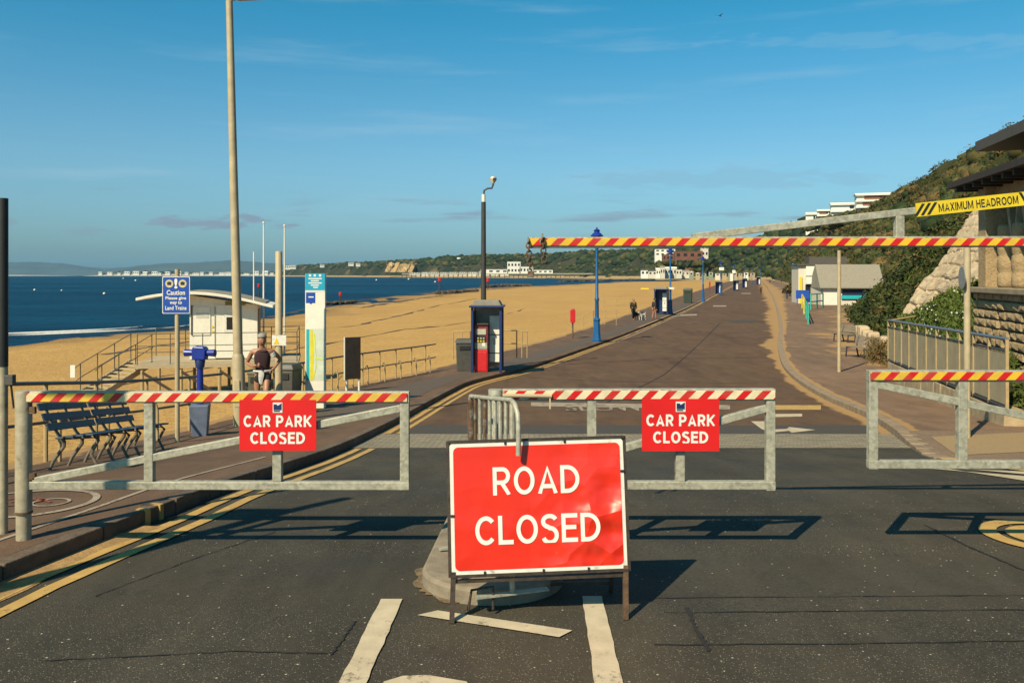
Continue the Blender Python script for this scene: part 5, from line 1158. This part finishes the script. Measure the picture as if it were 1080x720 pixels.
for i in range(9):
    t = i/8; gb.append([a.lerp(b, t)+Vector((0,0,(-.06 if i == 0 else .3*math.sin(PI*t)+.12*noise.noise((a.x*2, a.y*2, t*4))))) for a, b in zip(lowl, upl)])
struct(MB().loft(gb).build('grass_bank', mat('bank_soil', (.06,.065,.022), .95, .3, 3, .6, 12), None, smooth='all', fix=False))
GRASS = [mat('bank_grass', (.10,.135,.028), .8, .3, 1.5, spec=.15), mat('bank_grass_dark', (.055,.08,.018), .8, .3, 1.5, spec=.15), mat('daisy_white', (.75,.73,.68), .7, .05, 5)]
gp = surf_pts(gb, 5200, 0, 9, 0, 15); gp[:, 2] += rng.uniform(0, .14, len(gp)); struct(leaf_mesh('bank_grass', gp, .2, GRASS, rng.choice(2, len(gp), p=[.65,.35]), up=1.1, aspect=.3), 'stuff')
dp = surf_pts(gb, 110, 2, 8, 4, 15); dp[:, 2] += .2; struct(leaf_mesh('daisies', dp, .055, GRASS, np.full(len(dp), 2), up=.5, aspect=1.), 'stuff')
gg = surf_pts(crow, 9000, 6, 52, 1, 6, lambda a: 1/np.linalg.norm(a, axis=2)**1.5); gg[:, 2] += rng.uniform(0, .3, len(gg)); struct(leaf_mesh('slope_grass', gg, .38, GRASS[:2]+[LEAF[2]], rng.choice(3, len(gg), p=[.6,.25,.15]), up=1.2, aspect=.25), 'stuff')
# dry grass tuft beside the rail end, stone edging behind the benches
dg_ = []
for i in range(1300):
    q = gnd(random.uniform(934, 950), random.uniform(378, 388), .1); dg_.append((q.x+random.uniform(-.5,.5), q.y+random.uniform(-1,1.5), q.z+random.uniform(0, .9)))
struct(leaf_mesh('dry_grass', np.array(dg_), .3, [LEAF[2], LEAF[1]], rng.choice(2, 1300, p=[.75,.25]), up=1.4, aspect=.2), 'stuff')
ew = MB(); yy = 30.5
while yy < 46:
    x = FT(yy)-.35; w = random.uniform(.5, .9); h = random.uniform(.7, 1.05); ew.box((x+random.uniform(-.06,.06), yy+w/2, -drop(yy)+PAV+h/2-.05), (.5, w-.03, h), -.28+random.uniform(-.08,.08)); yy += w
eo = ew.build('low_wall', STONE2, None, bevel=.07); tag(eo, 'rough pale stone edging wall behind the two wooden benches', 'wall')
def wbench(px, py, label):
    b = gnd(px, py, PAV); t = thing('bench', label, 'bench', b, PI*.5+.25, 'weathered wooden benches'); ln = 1.5   # faces the sea (-X)
    for i in range(4): MB().box((0, -.2+i*.13, .44), (ln, .11, .03)).build('seat_slat', WOODG, t, bevel=.005)
    for i in range(3): MB().beam((-ln/2, -.32-.04*i, .58+i*.13), (ln/2, -.32-.04*i, .58+i*.13), .025, .11, up=(0,-.3,1)).build('backrest_slat', WOODG, t, bevel=.005)
    for x in (-.6, .6):
        MB().tube([(x,.26,0),(x,.22,.4),(x,-.24,.42)], .035, 6).build('front_leg', BLACK, t); MB().tube([(x,-.36,0),(x,-.26,.42),(x,-.42,.9)], .035, 6).build('rear_leg', BLACK, t)
    return t
wbench(907, 377, 'weathered wooden bench with black legs, the nearer of the two by the green slope'); wbench(891, 360.5, 'weathered wooden bench half hidden behind the slim cream pole, the further of the two')
# poles on the right
def pole(px, py, top, r, label, m=CREAMPOLE):
    b = gnd(px, py, PAV); t = at(px, top, b.y); o = MB().tube([(0,0,-.02),(0,0,t.z-b.z)], r, 12).build('pole', m, None, smooth=True); o.location = b; return tag(o, label, 'pole')
pole(885, 392, 264, .062, 'slim cream pole standing on the right pavement by the wooden benches')
b = gnd(1020, 463, PAV*.6); rp_ = thing('round_sign', 'grey round sign seen edge on, on a tall cream pole before the panelled railing', 'sign', b); t_ = at(1019, 257, b.y).z-b.z; k = b.y/900
MB().tube([(0,0,-.02),(0,0,t_)], .052, 14).build('pole', CREAMPOLE, rp_, smooth=True); c = at(1013, 293, b.y).z-b.z
dsc = MB().lathe([(.19,-.006),(.19,.006)], 24).build('disc', mat('sign_back_grey', (.3,.31,.3), .45, .08, 8, metal=.3), rp_); dsc.rotation_euler = (PI/2, 0, PI/2-.22); dsc.location = (-.085, -.0, c)
MB().box((-.06,0,c+.08), (.06,.04,.03)).build('bracket', GALV, rp_); MB().box((-.06,0,c-.08), (.06,.04,.03)).build('bracket', GALV, rp_)
# mint and blue railings beside the far kiosks
def frame_rail(a, b, h, m, label, bars=0, posts=3):
    o = a.copy(); t = thing('railing', label, 'railing', o); d = b-a
    for z in (h, h*.5): MB().tube([up*z, d+up*z], .06, 6).build('rail', m, t)
    for i in range(posts): MB().tube([d*(i/(posts-1)), d*(i/(posts-1))+up*(h+.02)], .07, 6).build('post', m, t)
    return t
frame_rail(gnd(852.5,342,PAV), gnd(849,331,PAV), 1.35, MINT, 'mint green railing end nearest on the right pavement')
frame_rail(gnd(848,331,PAV), gnd(846,325,PAV), 1.5, YEL, 'short yellow railing panel behind the mint railing', posts=2)
frame_rail(gnd(855,326.5,PAV), gnd(868,324.5,PAV), 1.6, MINT, 'mint green railing in front of the white kiosk', posts=3)
bb = thing('blue_board', 'blue board on short legs in front of the white kiosk', 'board', gnd(846.5, 322.5, PAV), -.3); MB().box((0,0,1.35), (1.5,.06,1.0)).build('board', SIGNBLUE, bb)
for s in (-.6, .6): MB().box((s,0,.45), (.08,.05,.9)).build('leg', SIGNBLUE, bb)
# ------------------------------------------------------------------ buildings
def rect_house(label, cat, c, w, d, h, rz, wall, roofm, roof='flat', wins=(0,0), group=None, deep=0., name='house', over=.3, band=None, pitch=.45, door=None):
    t = thing(name, label, cat, c, rz, group)
    MB().box((0, d/2, h/2-deep/2), (w, d, h+deep)).build('wall', wall, t)
    if roof == 'flat': MB().box((0, d/2, h+.12*h/5), (w+over*2, d+over*2, .24*h/5+.05)).build('roof', roofm, t)
    else: MB().prism([(-w/2-over, h), (w/2+over, h), (w/2+over, h+.05), (0, h+w*pitch*.5), (-w/2-over, h+.05)], -over, d+over).build('roof', roofm, t) if roof == 'gable' else MB().prism([(-over, h), (d+over, h), (d/2, h+d*pitch*.5)], -w/2-over, w/2+over, 'x').build('roof', roofm, t)
    nx, nz = wins
    for j in range(nz):
        for i in range(nx):
            x = -w/2+w*(i+.5)/nx; z = h*(j+.55)/nz; f = MB().box((x, -.04*h/5, z), (w/nx*.62, .08*h/5, h/nz*.5)).build('window', SWHITE if wall != BRICK else BRICK, t); MB().box((x, -.09*h/5, z), (w/nx*.5, .05*h/5, h/nz*.4)).build('pane', GLASSD, f)
    if band: MB().box((0, -.1, h-band/2), (w+.3, .25, band)).build('fascia', band and WHITEP, t)
    if door: MB().box((door[0], -.05, door[2]/2), (door[1], .1, door[2])).build('door', door[3], t)
    return t
def by_px(px0, px1, pyb, pyt, Y): k = Y/900; return at((px0+px1)/2, pyb, Y), (px1-px0)*k, (pyb-pyt)*k
# two kiosks at the foot of the slope
c = gnd(869, 321.5, PAV); k = c.y/900
gk = thing('beach_kiosk', 'beach kiosk with a broad grey pitched roof in front of the green slope', 'kiosk', c, -.1)
MB().box((3.1*1, 2.6, 1.05), (6.9,5.0,2.1)).build('wall', OFFW, gk); MB().box((4.35,.06,1.25), (4.4,.1,1.3)).build('dark_hatch', mat('navy_hatch', (.01,.02,.06), .5), gk); MB().box((4.2,-.0,.95), (4.3,.12,.45)).build('teal_counter', TEAL, gk)
MB().add([(-.6,-.5,2.15),(7.0,-.5,2.15),(7.4,3.0,4.95),(-.3,3.0,4.95),(-.6,-.5,2.02),(7.0,-.5,2.02),(7.4,6.3,2.05),(-.3,6.3,2.05)], [(0,1,2,3),(0,4,5,1),(3,2,6,7),(4,7,6,5),(0,3,7,4),(1,5,6,2)]).build('roof', GREYROOF, gk)
MB().box((.75,-.01,1.0), (1.7,.06,2.0)).build('white_side', WHITEP, gk)
c = gnd(855, 320, PAV); wk = thing('beach_kiosk', 'white flat roofed kiosk with a deep fascia left of the grey roofed one', 'kiosk', c, -.2)
MB().box((1.6,3.5,2.4), (6.2,7,4.8)).build('wall', OFFW, wk); MB().box((2.2,-.15,4.15), (5.6,.35,1.2)).build('upper_fascia', WHITEP, wk); MB().box((2.2,-.25,2.95), (5.6,.55,.9)).build('lower_fascia', WHITEP, wk)
MB().box((1.6,3.4,4.95), (6.6,7.6,.22)).build('roof', SLATE, wk); MB().box((2.4,4.2,5.5), (4.6,4.2,1.0)).build('roof_box', SLATE, wk)
MB().box((1.9,-.03,1.2), (1.9,.08,2.3)).build('door', mat('buff_door', (.42,.32,.18), .7), wk); MB().box((-1.2,-.12,1.7), (.3,.2,3.4)).build('yellow_post', YEL, wk); MB().box((-.2,-.05,1.3), (.9,.1,2.2)).build('window', GLASSD, wk)
c = gnd(841, 314, PAV); k = c.y/900; bs = thing('banner_sign', 'tall white banner sign with red strokes and cyan edge left of the white kiosk', 'sign', c, -.1); h = (314-278)*k
MB().box((0,0,h*.68), (7.5*k,.15,h*.6)).build('panel', WHITEP, bs); MB().box((-4.6*k,0,h*.68), (1.6*k,.2,h*.66)).build('cyan_edge', CYAN, bs)
for i in range(4): MB().box((1.2*k,-.1,h*(.48+i*.13)), (2.6*k,.06,h*.07)).build('red_stroke', REDM, bs)
for s in (-1, 1): MB().tube([(s*3.2*k,0,0),(s*3.2*k,0,h*.4)], .09, 6).build('leg', GREYPOLE, bs)
# shelters and hedge further along the right edge
for px, py, n_, lab in ((833, 312, 420, 'grey green shrub standing left of the banner sign'), (836, 306, 300, 'dusty shrub beyond the grey green one on the right of the road')):
    b = gnd(px, py, PAV); t = thing('shrub', lab, 'shrub', b); P = rng.normal(size=(n_, 3)); P /= np.linalg.norm(P, axis=1)[:, None]; P *= rng.uniform(.5, 1, (n_, 1))*np.array([1.3, 1.3, 1.5]); P[:, 2] = np.abs(P[:, 2])+.5
    leaf_mesh('foliage', P, .45, LEAF, rng.choice([1, 2, 3], n_), parent=t); MB().tube([(0,0,-.1),(.1,0,1.2)], [.12,.05], 6).build('stem', RUST, t)
# white clifftop hotels
def hotel(px0, px1, pyb, pyt, Y, floors, label, brown=True):
    c, w, h = by_px(px0, px1, pyb, pyt, Y); t = thing('clifftop_hotel', label, 'building', c, -.3); d = w*.6; fh = h/floors
    MB().box((0, d/2, h/2-5), (w*.96, d, h+10)).build('wall', WHITEP, t)
    for i in range(floors):
        if brown: MB().box((-w*.12+i*.04*w, -.05, fh*(i+.42)), (w*.5, .3, fh*.55)).build('brick_band', mat('hotel_brick', (.27,.12,.07), .8, .15, .5), t)
        MB().box((w*.22, -.05, fh*(i+.45)), (w*.14, .3, fh*.42)).build('window', GLASSD, t); MB().box((w*.40, -.05, fh*(i+.45)), (w*.1, .3, fh*.42)).build('window', GLASSD, t)
        MB().box((0, -.5, fh*(i+.88)), (w*1.02, 1.4, fh*.26)).build('balcony', WHITEP, t)
    MB().box((0, d/2, h+.2), (w*1.04, d*1.05, .4)).build('roof', WHITEP, t)
    return t
hotel(904, 944, 224, 204.5, 360, 3, 'large white clifftop hotel with stacked terraces and brown brick bays, widest on the skyline'); hotel(877, 906, 229, 214.5, 430, 2, 'cream flat roofed clifftop block left of the large terraced hotel', False)
hotel(862, 876, 232, 221.5, 560, 2, 'white clifftop house with a brown upper floor, left of the cream block'); hotel(850, 862, 233, 224.5, 600, 1, 'leftmost white clifftop house on the skyline', False)
hotel(941, 951, 213, 206.5, 330, 1, 'small white clifftop annexe between the large hotel and the bushes', False); hotel(953, 962, 208, 201.5, 310, 1, 'small clifftop lookout with a pale roof poking from the bushes, rightmost on the skyline', False)
ct = []
for i in range(150):
    px = random.uniform(846, 962); Y = float(np.interp(px, [846,862,877,905,944,962], [585,545,415,348,315,295]))-random.uniform(4, 14); ct.append(tuple(at(px, float(np.interp(px, [846,865,880,905,925,945,962], [235.5,233,231,226.5,223,214,209]))+random.uniform(-1.2, 7), Y)))
canopy('clifftop_trees', ct, 2.3, LEAF, (0, 1, 1, 2, 3), 'all'); struct(shrubs('clifftop_leaves', np.array(ct), 2.4, 60, .33, [.3,.42,.14,.14]), 'stuff')
# far resort
BRICK = mat('red_brick_far', (.19,.075,.045), .85, .2, .2)
for px0, px1, pb, pt, Y, w_, lab in ((712, 741, 279.5, 265.5, 960, BRICK, 'big red brick block on the slope above the far white beach buildings'), (699, 714, 281, 269, 980, BRICK, 'lower red brick wing left of the big brick block'), (740, 747, 271, 257.5, 1000, OFFW, 'tall pale tower block right of the red brick block'), (691, 712, 270, 262.5, 1040, WHITEP, 'long white terrace above the red brick wing')):
    c, w, h = by_px(px0, px1, pb, pt, Y); rect_house(lab, 'building', c, w, 14, h, -.1, w_, BRICK if w_ == BRICK else SLATE, 'flat', (4 if w > 12 else 2, 2), deep=8, name='apartment_block')
i = 0; px = 676.
while px < 726:
    w_ = random.uniform(4.5, 9); c, w, h = by_px(px, px+w_, 290.6, 290.6-random.uniform(4, 9), 850+random.uniform(-12, 12))
    rect_house('white beach cafe or hut in the far row under the red brick block', 'hut', c, w, 7, h, -.1, random.choice((WHITEP, OFFW, OFFW)), random.choice((WHITEP, SLATE, GREYROOF)), random.choice(('flat', 'gable', 'hip')), (2, 1), 'far row of white beach buildings', 3, 'beach_building'); px += w_*.93
px = 727.
while px < 798:
    w_ = random.uniform(2.6, 5); c, w, h = by_px(px, px+w_, 291.3, 291.3-random.uniform(2.5, 5), 690+random.uniform(-5, 5)-max(0, px-745)*1.5)
    rect_house('small pale beach hut in the low row along the far promenade', 'hut', c, w, 4, h, -.2, random.choice((OFFW, WHITEP, mat('hut_green', (.2,.26,.2), .7), mat('hut_buff', (.4,.32,.2), .7))), random.choice((WHITEP, SLATE)), 'gable', (1, 1), 'low row of far beach huts', 3, 'beach_hut'); px += w_*1.5
for i in range(15):
    px = 574+i*4.7+random.uniform(-1.5, 1.5); pb = random.uniform(275, 280.5); c, w, h = by_px(px, px+random.uniform(3, 6.5), pb, pb-random.uniform(2.5, 5), 1640+(px-600)*-2)
    rect_house('pale house among the trees of the far hillside town', 'house', c, w, 12, h, 0, random.choice((OFFW, WHITEP, OFFW, BRICK)), random.choice((SLATE, BRICK)), random.choice(('hip', 'gable', 'flat')), (3, 2), 'pale houses on the far wooded hillside', 10)
for px0, px1, pb, pt, lab in ((300, 306, 283.5, 280, 'pale flat block on the far headland behind the flagpoles'), (306, 312, 283, 279.5, 'second pale block on the far headland, right of the flat one'), (338, 342, 281, 279, 'tiny white house on the far wooded headland right of the totem head'), (368, 373, 279.5, 277, 'tiny white house on the far cliff top between the totem and the dark pole'), (376, 380, 280, 277.5, 'tiny pale house on the far cliff top, right of the white one')):
    c, w, h = by_px(px0, px1, pb, pt, 3000 if px0 < 320 else 2500); rect_house(lab, 'house', c, w, 14, h, .3, WHITEP, SLATE, 'flat', (3, 1), None, 3)
px = 432.
while px < 530:
    w_ = random.uniform(5, 11); c, w, h = by_px(px, px+w_, 288.8, 288.8-random.uniform(1.2, 3.0), 1860-(px-430)*2); rect_house('low white seafront building at the foot of the far cliffs', 'building', c, w, 10, h, 0, random.choice((OFFW, WHITEP, OFFW)), GREYROOF, 'flat', (4, 1), 'low white seafront buildings below the far cliffs', 4, 'seafront_building'); px += w_*1.15
for px in range(104, 330, 9):
    x0 = px+random.uniform(-2, 2); w_ = random.uniform(3, 7); c, w, h = by_px(x0, x0+w_, 289.4, 289.4-random.uniform(1.2, 3.2), 5050)
    rect_house('white villa on the far sandy spit', 'villa', c, w, 20, h, 0, WHITEP, random.choice((WHITEP, GREYROOF)), random.choice(('flat', 'hip')), (3, 1), 'white villas on the far spit', 4, 'villa')
# ochre cliff face
oc = [];
for i in range(16):
    t = i/15; px = 407+29*t; top = 277.5+1.5*math.sin(i*1.7); P = []
    for j in range(6): q = at(px+math.sin(i*2.1+j)*1.2, top+(287-top)*j/5, 2150-j*7+6*math.sin(i*1.3+j)); P.append(q)
    oc.append(P)
oc = [[p+Vector((0,60,-4)) for p in oc[0]]]+oc+[[p+Vector((0,60,-4)) for p in oc[-1]]]
struct(MB().loft(oc).build('ochre_cliff', mat('ochre_cliff_rock', (.40,.27,.12), .9, .35, .06), None, fix=False))
# pier, pavilion and tower
pc = at(540, 290.5, 1460); pi_ = thing('pier', 'long low seaside pier on dark piles in front of the far resort', 'pier', pc); k = 1460/900
x0, x1 = (424-540)*k, (645-540)*k
MB().box(((x0+x1)/2, 6, 2.2), (x1-x0, 14, 1.3)).build('deck', GREYROOF, pi_)
for i in range(46): MB().tube([(x0+(x1-x0)*i/45, 0, -4), (x0+(x1-x0)*i/45, 0, 1.6)], .55, 5).build('pile', DKSTEEL, pi_)
for z in (3.4,): MB().box(((x0+x1)/2, -.8, z), (x1-x0, .3, .5)).build('handrail', OFFW, pi_)
for a, b, pb, pt, lab in ((535, 549, 288.2, 276.5, 'tall white pier pavilion block'), (548, 562, 288.2, 281.5, 'white pier theatre wing right of the pavilion block'), (507, 536, 288.2, 284.2, 'long low white pier arcade left of the pavilion block'), (562, 583, 288.2, 284.8, 'low pale pier entrance hall')):
    c, w, h = by_px(a, b, pb, pt, 1464); rect_house(lab, 'pavilion', c, w, 10, h, 0, WHITEP, WHITEP, 'flat', (4, 2 if h > 12 else 1), None, 0, 'pier_pavilion')
c = at(484, 287.5, 1780); tw = thing('observation_tower', 'slim white capped lattice tower on the far shore left of the camera pole', 'tower', c); hT = at(484, 272, 1780).z-c.z
for sx in (-1, 1):
    for sy in (-1, 1): MB().tube([(sx*3,sy*3,-3),(sx*1.6,sy*1.6,hT-3)], .5, 5).build('leg', GREYPOLE, tw)
for i in range(5): MB().beam((-3+i*.25, -3, hT*i/5), (3-i*.25, -3, hT*(i+1)/5), .4, .4).build('lattice_bar', GREYPOLE, tw)
MB().lathe([(3.2,hT-3),(4.2,hT-2.2),(4.2,hT),(2.5,hT+.8)], 10).build('cap', WHITEP, tw)
# sea marks, groynes, buoys
def marker(px, top, pyb, label, z=-3.8):
    d = ray(px, pyb); kk = (z-CH)/d[2]; b = Vector((d[0]*kk, d[1]*kk, z)); t = thing('groyne_marker', label, 'sea marker', b, 0, 'red topped groyne markers'); h = at(px, top, b.y).z-z; s = b.y/900
    MB().tube([(0,0,-1),(0,0,h*.8)], .16*b.y/200, 6).build('pile', DKSTEEL, t); MB().lathe([(.9*s,h-4*s),(1.6*s,h-3.6*s),(1.6*s,h-.6*s),(.6*s,h)], 8).build('red_can', REDM, t)
marker(463.5, 293, 311, 'red topped groyne marker standing in the sea left of the dark camera pole'); marker(359, 308, 322.5, 'red topped groyne marker at the water edge right of the totem'); marker(514.5, 293.5, 305, 'red topped groyne marker just right of the dark camera pole'); marker(273, 299, 330, 'red topped groyne marker behind the roof of the white hut')
def groyne(pts, n, r, label):
    mb = MB(); P = [Vector(p) for p in pts]; ico = bmesh.new(); bmesh.ops.create_icosphere(ico, subdivisions=1, radius=1); iv = [v.co.copy() for v in ico.verts]; fs = [tuple(v.index for v in f.verts) for f in ico.faces]; ico.free()
    for i in range(n):
        t = random.random()*(len(P)-1); j = int(t); p = P[j].lerp(P[min(j+1, len(P)-1)], t-j); q = r*random.uniform(.5, 1.2); R = Matrix.Rotation(random.random()*6, 3, 'Z')
        c = p+Vector((random.uniform(-1,1)*r*1.6, random.uniform(-1,1)*r*2, random.uniform(-.2,.5)*r)); mb.add([c+R @ Vector((v.x*q*1.3, v.y*q, v.z*q*.7))*(1+.35*noise.noise(v*1.7+c*.3)) for v in iv], fs)
    mb.tube([p-Vector((0,0,r*.35)) for p in P], r*1.1, 7)
    o = mb.build('rock_groyne', mat('groyne_rock', (.07,.055,.038), .9, .35, .8), None); return tag(o, label, 'groyne')
def wp_(px, py, z=-3.6): d = ray(px, py); kk = (z-CH)/d[2]; return (d[0]*kk, d[1]*kk, z)
groyne([wp_(463,309.5), wp_(482,308.3), wp_(500,307.0)], 90, .8, 'dark rock groyne running from the red marker past the dark camera pole'); groyne([wp_(508,303), wp_(535,301.5), wp_(560,301.5)], 130, 1.1, 'dark rock groyne reaching the sea right of the dark camera pole'); groyne([wp_(335,321.5), wp_(352,320), wp_(375,318.5)], 70, .5, 'low dark rocks at the water edge right of the totem')
groyne([wp_(590,297.2), wp_(640,295.8), wp_(690,295.2)], 140, 1.7, 'long dark rock groyne near the far bend of the beach')
for i, (px, py, r) in enumerate(((36.5,306,.42), (65,306.5,.3), (110,310,.42), (130,293.8,1.2), (397,295.5,1.0), (431,294.6,1.3), (143,296,1.0), (459,297.5,.8))):
    q = wp_(px, py, -3.75); t = MB().ell((0,0,.1), r, 10, 7).build('buoy', mat('buoy_white', (.75,.72,.6), .5), None, smooth='all'); t.location = q; tag(t, 'small white buoy floating on the blue sea', 'buoy', 'white buoys')
# gull far up in the sky
g = at(759, 17, 60); gu = MB(); gu.tube([(-.35,0,0),(0,0,.02),(.42,0,.0)], [.02,.09,.03], 8); gu.add([(-.1,0,.05),(.15,0,.05),(.05,-.75,.28),(-.1,-.7,.26),(.1,-1.2,.16)], [(0,1,2,3),(3,2,4)]); gu.add([(-.1,0,.05),(.15,0,.05),(.05,.75,.28),(-.1,.7,.26),(.1,1.2,.16)], [(0,1,2,3),(3,2,4)])
gl_ = gu.build('gull', mat('gull_grey', (.16,.15,.15), .7), None, fix=False); gl_.location = g; gl_.rotation_euler = (.1,.1,.5); gl_.scale = (.42,)*3; tag(gl_, 'lone dark gull flying high in the blue sky', 'bird')
# ------------------------------------------------------------------ light, sky, camera
SHX, SHY = .60, .90   # a one metre post throws its shadow this far right and away
elev = math.atan(1/math.hypot(SHX, SHY)); sdir = Vector((SHX, SHY, -1)).normalized()
sun = bpy.data.lights.new('sun', 'SUN'); sun.energy = 5.0; sun.angle = math.radians(.55); sun.color = (1, .85, .58); so = bpy.data.objects.new('sun', sun); COL.objects.link(so); so.rotation_euler = sdir.to_track_quat('-Z', 'Y').to_euler()
W = bpy.data.worlds.new('World'); S.world = W; W.use_nodes = True; nt = W.node_tree; N = nt.nodes; L = nt.links; bg = N['Background']
sk = N.new('ShaderNodeTexSky'); sk.sky_type = 'NISHITA'; sk.sun_disc = False; sk.sun_elevation = elev; sk.sun_rotation = math.atan2(-SHX, -SHY); sk.air_density = 1.0; sk.dust_density = 1.2; sk.ozone_density = 2.0
tc = N.new('ShaderNodeTexCoord'); sp = N.new('ShaderNodeSeparateXYZ'); L.new(tc.outputs['Generated'], sp.inputs[0])
def wn(sc, det, mp):
    m = N.new('ShaderNodeMapping'); m.inputs['Scale'].default_value = mp; L.new(tc.outputs['Generated'], m.inputs['Vector']); n = N.new('ShaderNodeTexNoise'); n.inputs['Scale'].default_value = sc; n.inputs['Detail'].default_value = det; n.inputs['Roughness'].default_value = .55; L.new(m.outputs[0], n.inputs['Vector']); return n.outputs['Fac']
def mr(s, a, b, c, d):
    r = N.new('ShaderNodeMapRange'); r.interpolation_type = 'SMOOTHSTEP'; L.new(s, r.inputs['Value'])
    for k, v in zip(('From Min','From Max','To Min','To Max'), (a, b, c, d)): r.inputs[k].default_value = v
    return r.outputs['Result']
def mm(op, a, b):
    x = N.new('ShaderNodeMath'); x.operation = op
    for i, v in enumerate((a, b)):
        if isinstance(v, (int, float)): x.inputs[i].default_value = v
        else: L.new(v, x.inputs[i])
    return x.outputs[0]
def mc(f, a, c, mode='MIX'):
    x = N.new('ShaderNodeMix'); x.data_type = 'RGBA'; x.blend_type = mode
    if isinstance(f, (int, float)): x.inputs[0].default_value = f
    else: L.new(f, x.inputs[0])
    for i, v in ((6, a), (7, c)):
        if isinstance(v, tuple): x.inputs[i].default_value = (*v, 1)
        else: L.new(v, x.inputs[i])
    return x.outputs[2]
c = mc(1.0, sk.outputs[0], SKYTINT, 'MULTIPLY')
c = mc(mr(sp.outputs[2], .10, .33, 0, 1), c, mc(1.0, c, (.30, 1.0, 1.02), 'MULTIPLY')); c = mc(mr(sp.outputs[2], .34, .85, 0, 1), c, mc(1.0, c, (.6, .6, .6), 'MULTIPLY')); c = mc(mr(sp.outputs[2], .0, .14, 1, 0), c, mc(1.0, c, (.84, .82, .94), 'MULTIPLY'))
band = mm('MULTIPLY', mr(wn(3.2, 7, (1, 1, 11)), .52, .78, 0, .32), mr(sp.outputs[2], .015, .10, 0, 1))
c = mc(band, c, CLOUDC)
low = mm('MULTIPLY', mr(wn(5, 6, (1, 1, 10)), .54, .68, 0, .75), mm('MULTIPLY', mr(sp.outputs[2], .03, .05, 0, 1), mr(sp.outputs[2], .075, .10, 1, 0)))
c = mc(low, c, CLOUDD)
dx = mm('DIVIDE', sp.outputs[0], mm('MAXIMUM', sp.outputs[1], .05)); dz_ = mm('DIVIDE', sp.outputs[2], mm('MAXIMUM', sp.outputs[1], .05)); wob_ = wn(26, 5, (1, 1, 5))
def cloud(c, px, py, wx, wy, amt, colr):      # a single long cloud bank at a bearing in the sky
    u = mm('DIVIDE', mm('SUBTRACT', dx, (px-540)/900), wx/900); v = mm('DIVIDE', mm('SUBTRACT', dz_, (290-py)/900), wy/900)
    d = mm('ADD', mm('MULTIPLY', u, u), mm('MULTIPLY', v, v)); d = mm('ADD', d, mm('MULTIPLY', mm('SUBTRACT', wob_, .5), 5.0))
    return mc(mm('MULTIPLY', mm('MULTIPLY', mr(d, .05, 1.1, 1, 0), amt), mm('GREATER_THAN', sp.outputs[1], .05)), c, colr)
c = cloud(c, 222, 235, 85, 9, .9, CLOUDD); c = cloud(c, 88, 243, 26, 5, .45, CLOUDD); c = cloud(c, 5, 234, 14, 5, .45, CLOUDD); c = cloud(c, 930, 42, 190, 11, .14, CLOUDC); c = cloud(c, 800, 188, 210, 13, .2, CLOUDD)
L.new(c, bg.inputs['Color']); bg.inputs['Strength'].default_value = SKYS
cam = bpy.data.cameras.new('camera'); co = bpy.data.objects.new('camera', cam); COL.objects.link(co); S.camera = co
cam.sensor_width = 36; cam.lens = 36*F/1080; cam.clip_start = .1; cam.clip_end = 40000; co.location = (0, 0, CH); co.rotation_euler = (PI/2, 0, 0); cam.shift_y = -70/1080
S.view_settings.view_transform = 'Standard'; S.view_settings.look = 'None'; S.view_settings.exposure = EXPO; S.view_settings.gamma = 1; S.view_settings.use_curve_mapping = False
S.render.engine = 'CYCLES'; S.cycles.use_denoising = True; S.cycles.max_bounces = 6; S.cycles.volume_bounces = 0; S.cycles.sample_clamp_indirect = 6
if HAZE:
    hm = bpy.data.materials.new('haze'); hm.use_nodes = True; n_ = hm.node_tree; n_.nodes.clear(); out = n_.nodes.new('ShaderNodeOutputMaterial'); pv_ = n_.nodes.new('ShaderNodeVolumePrincipled')
    pv_.inputs['Color'].default_value = (.27,.62,1,1); pv_.inputs['Density'].default_value = HAZED; n_.links.new(pv_.outputs[0], out.inputs['Volume'])
    struct(MB().box((-3750, 7150, 110), (18800, 15000, 260)).build('haze', hm), 'stuff')
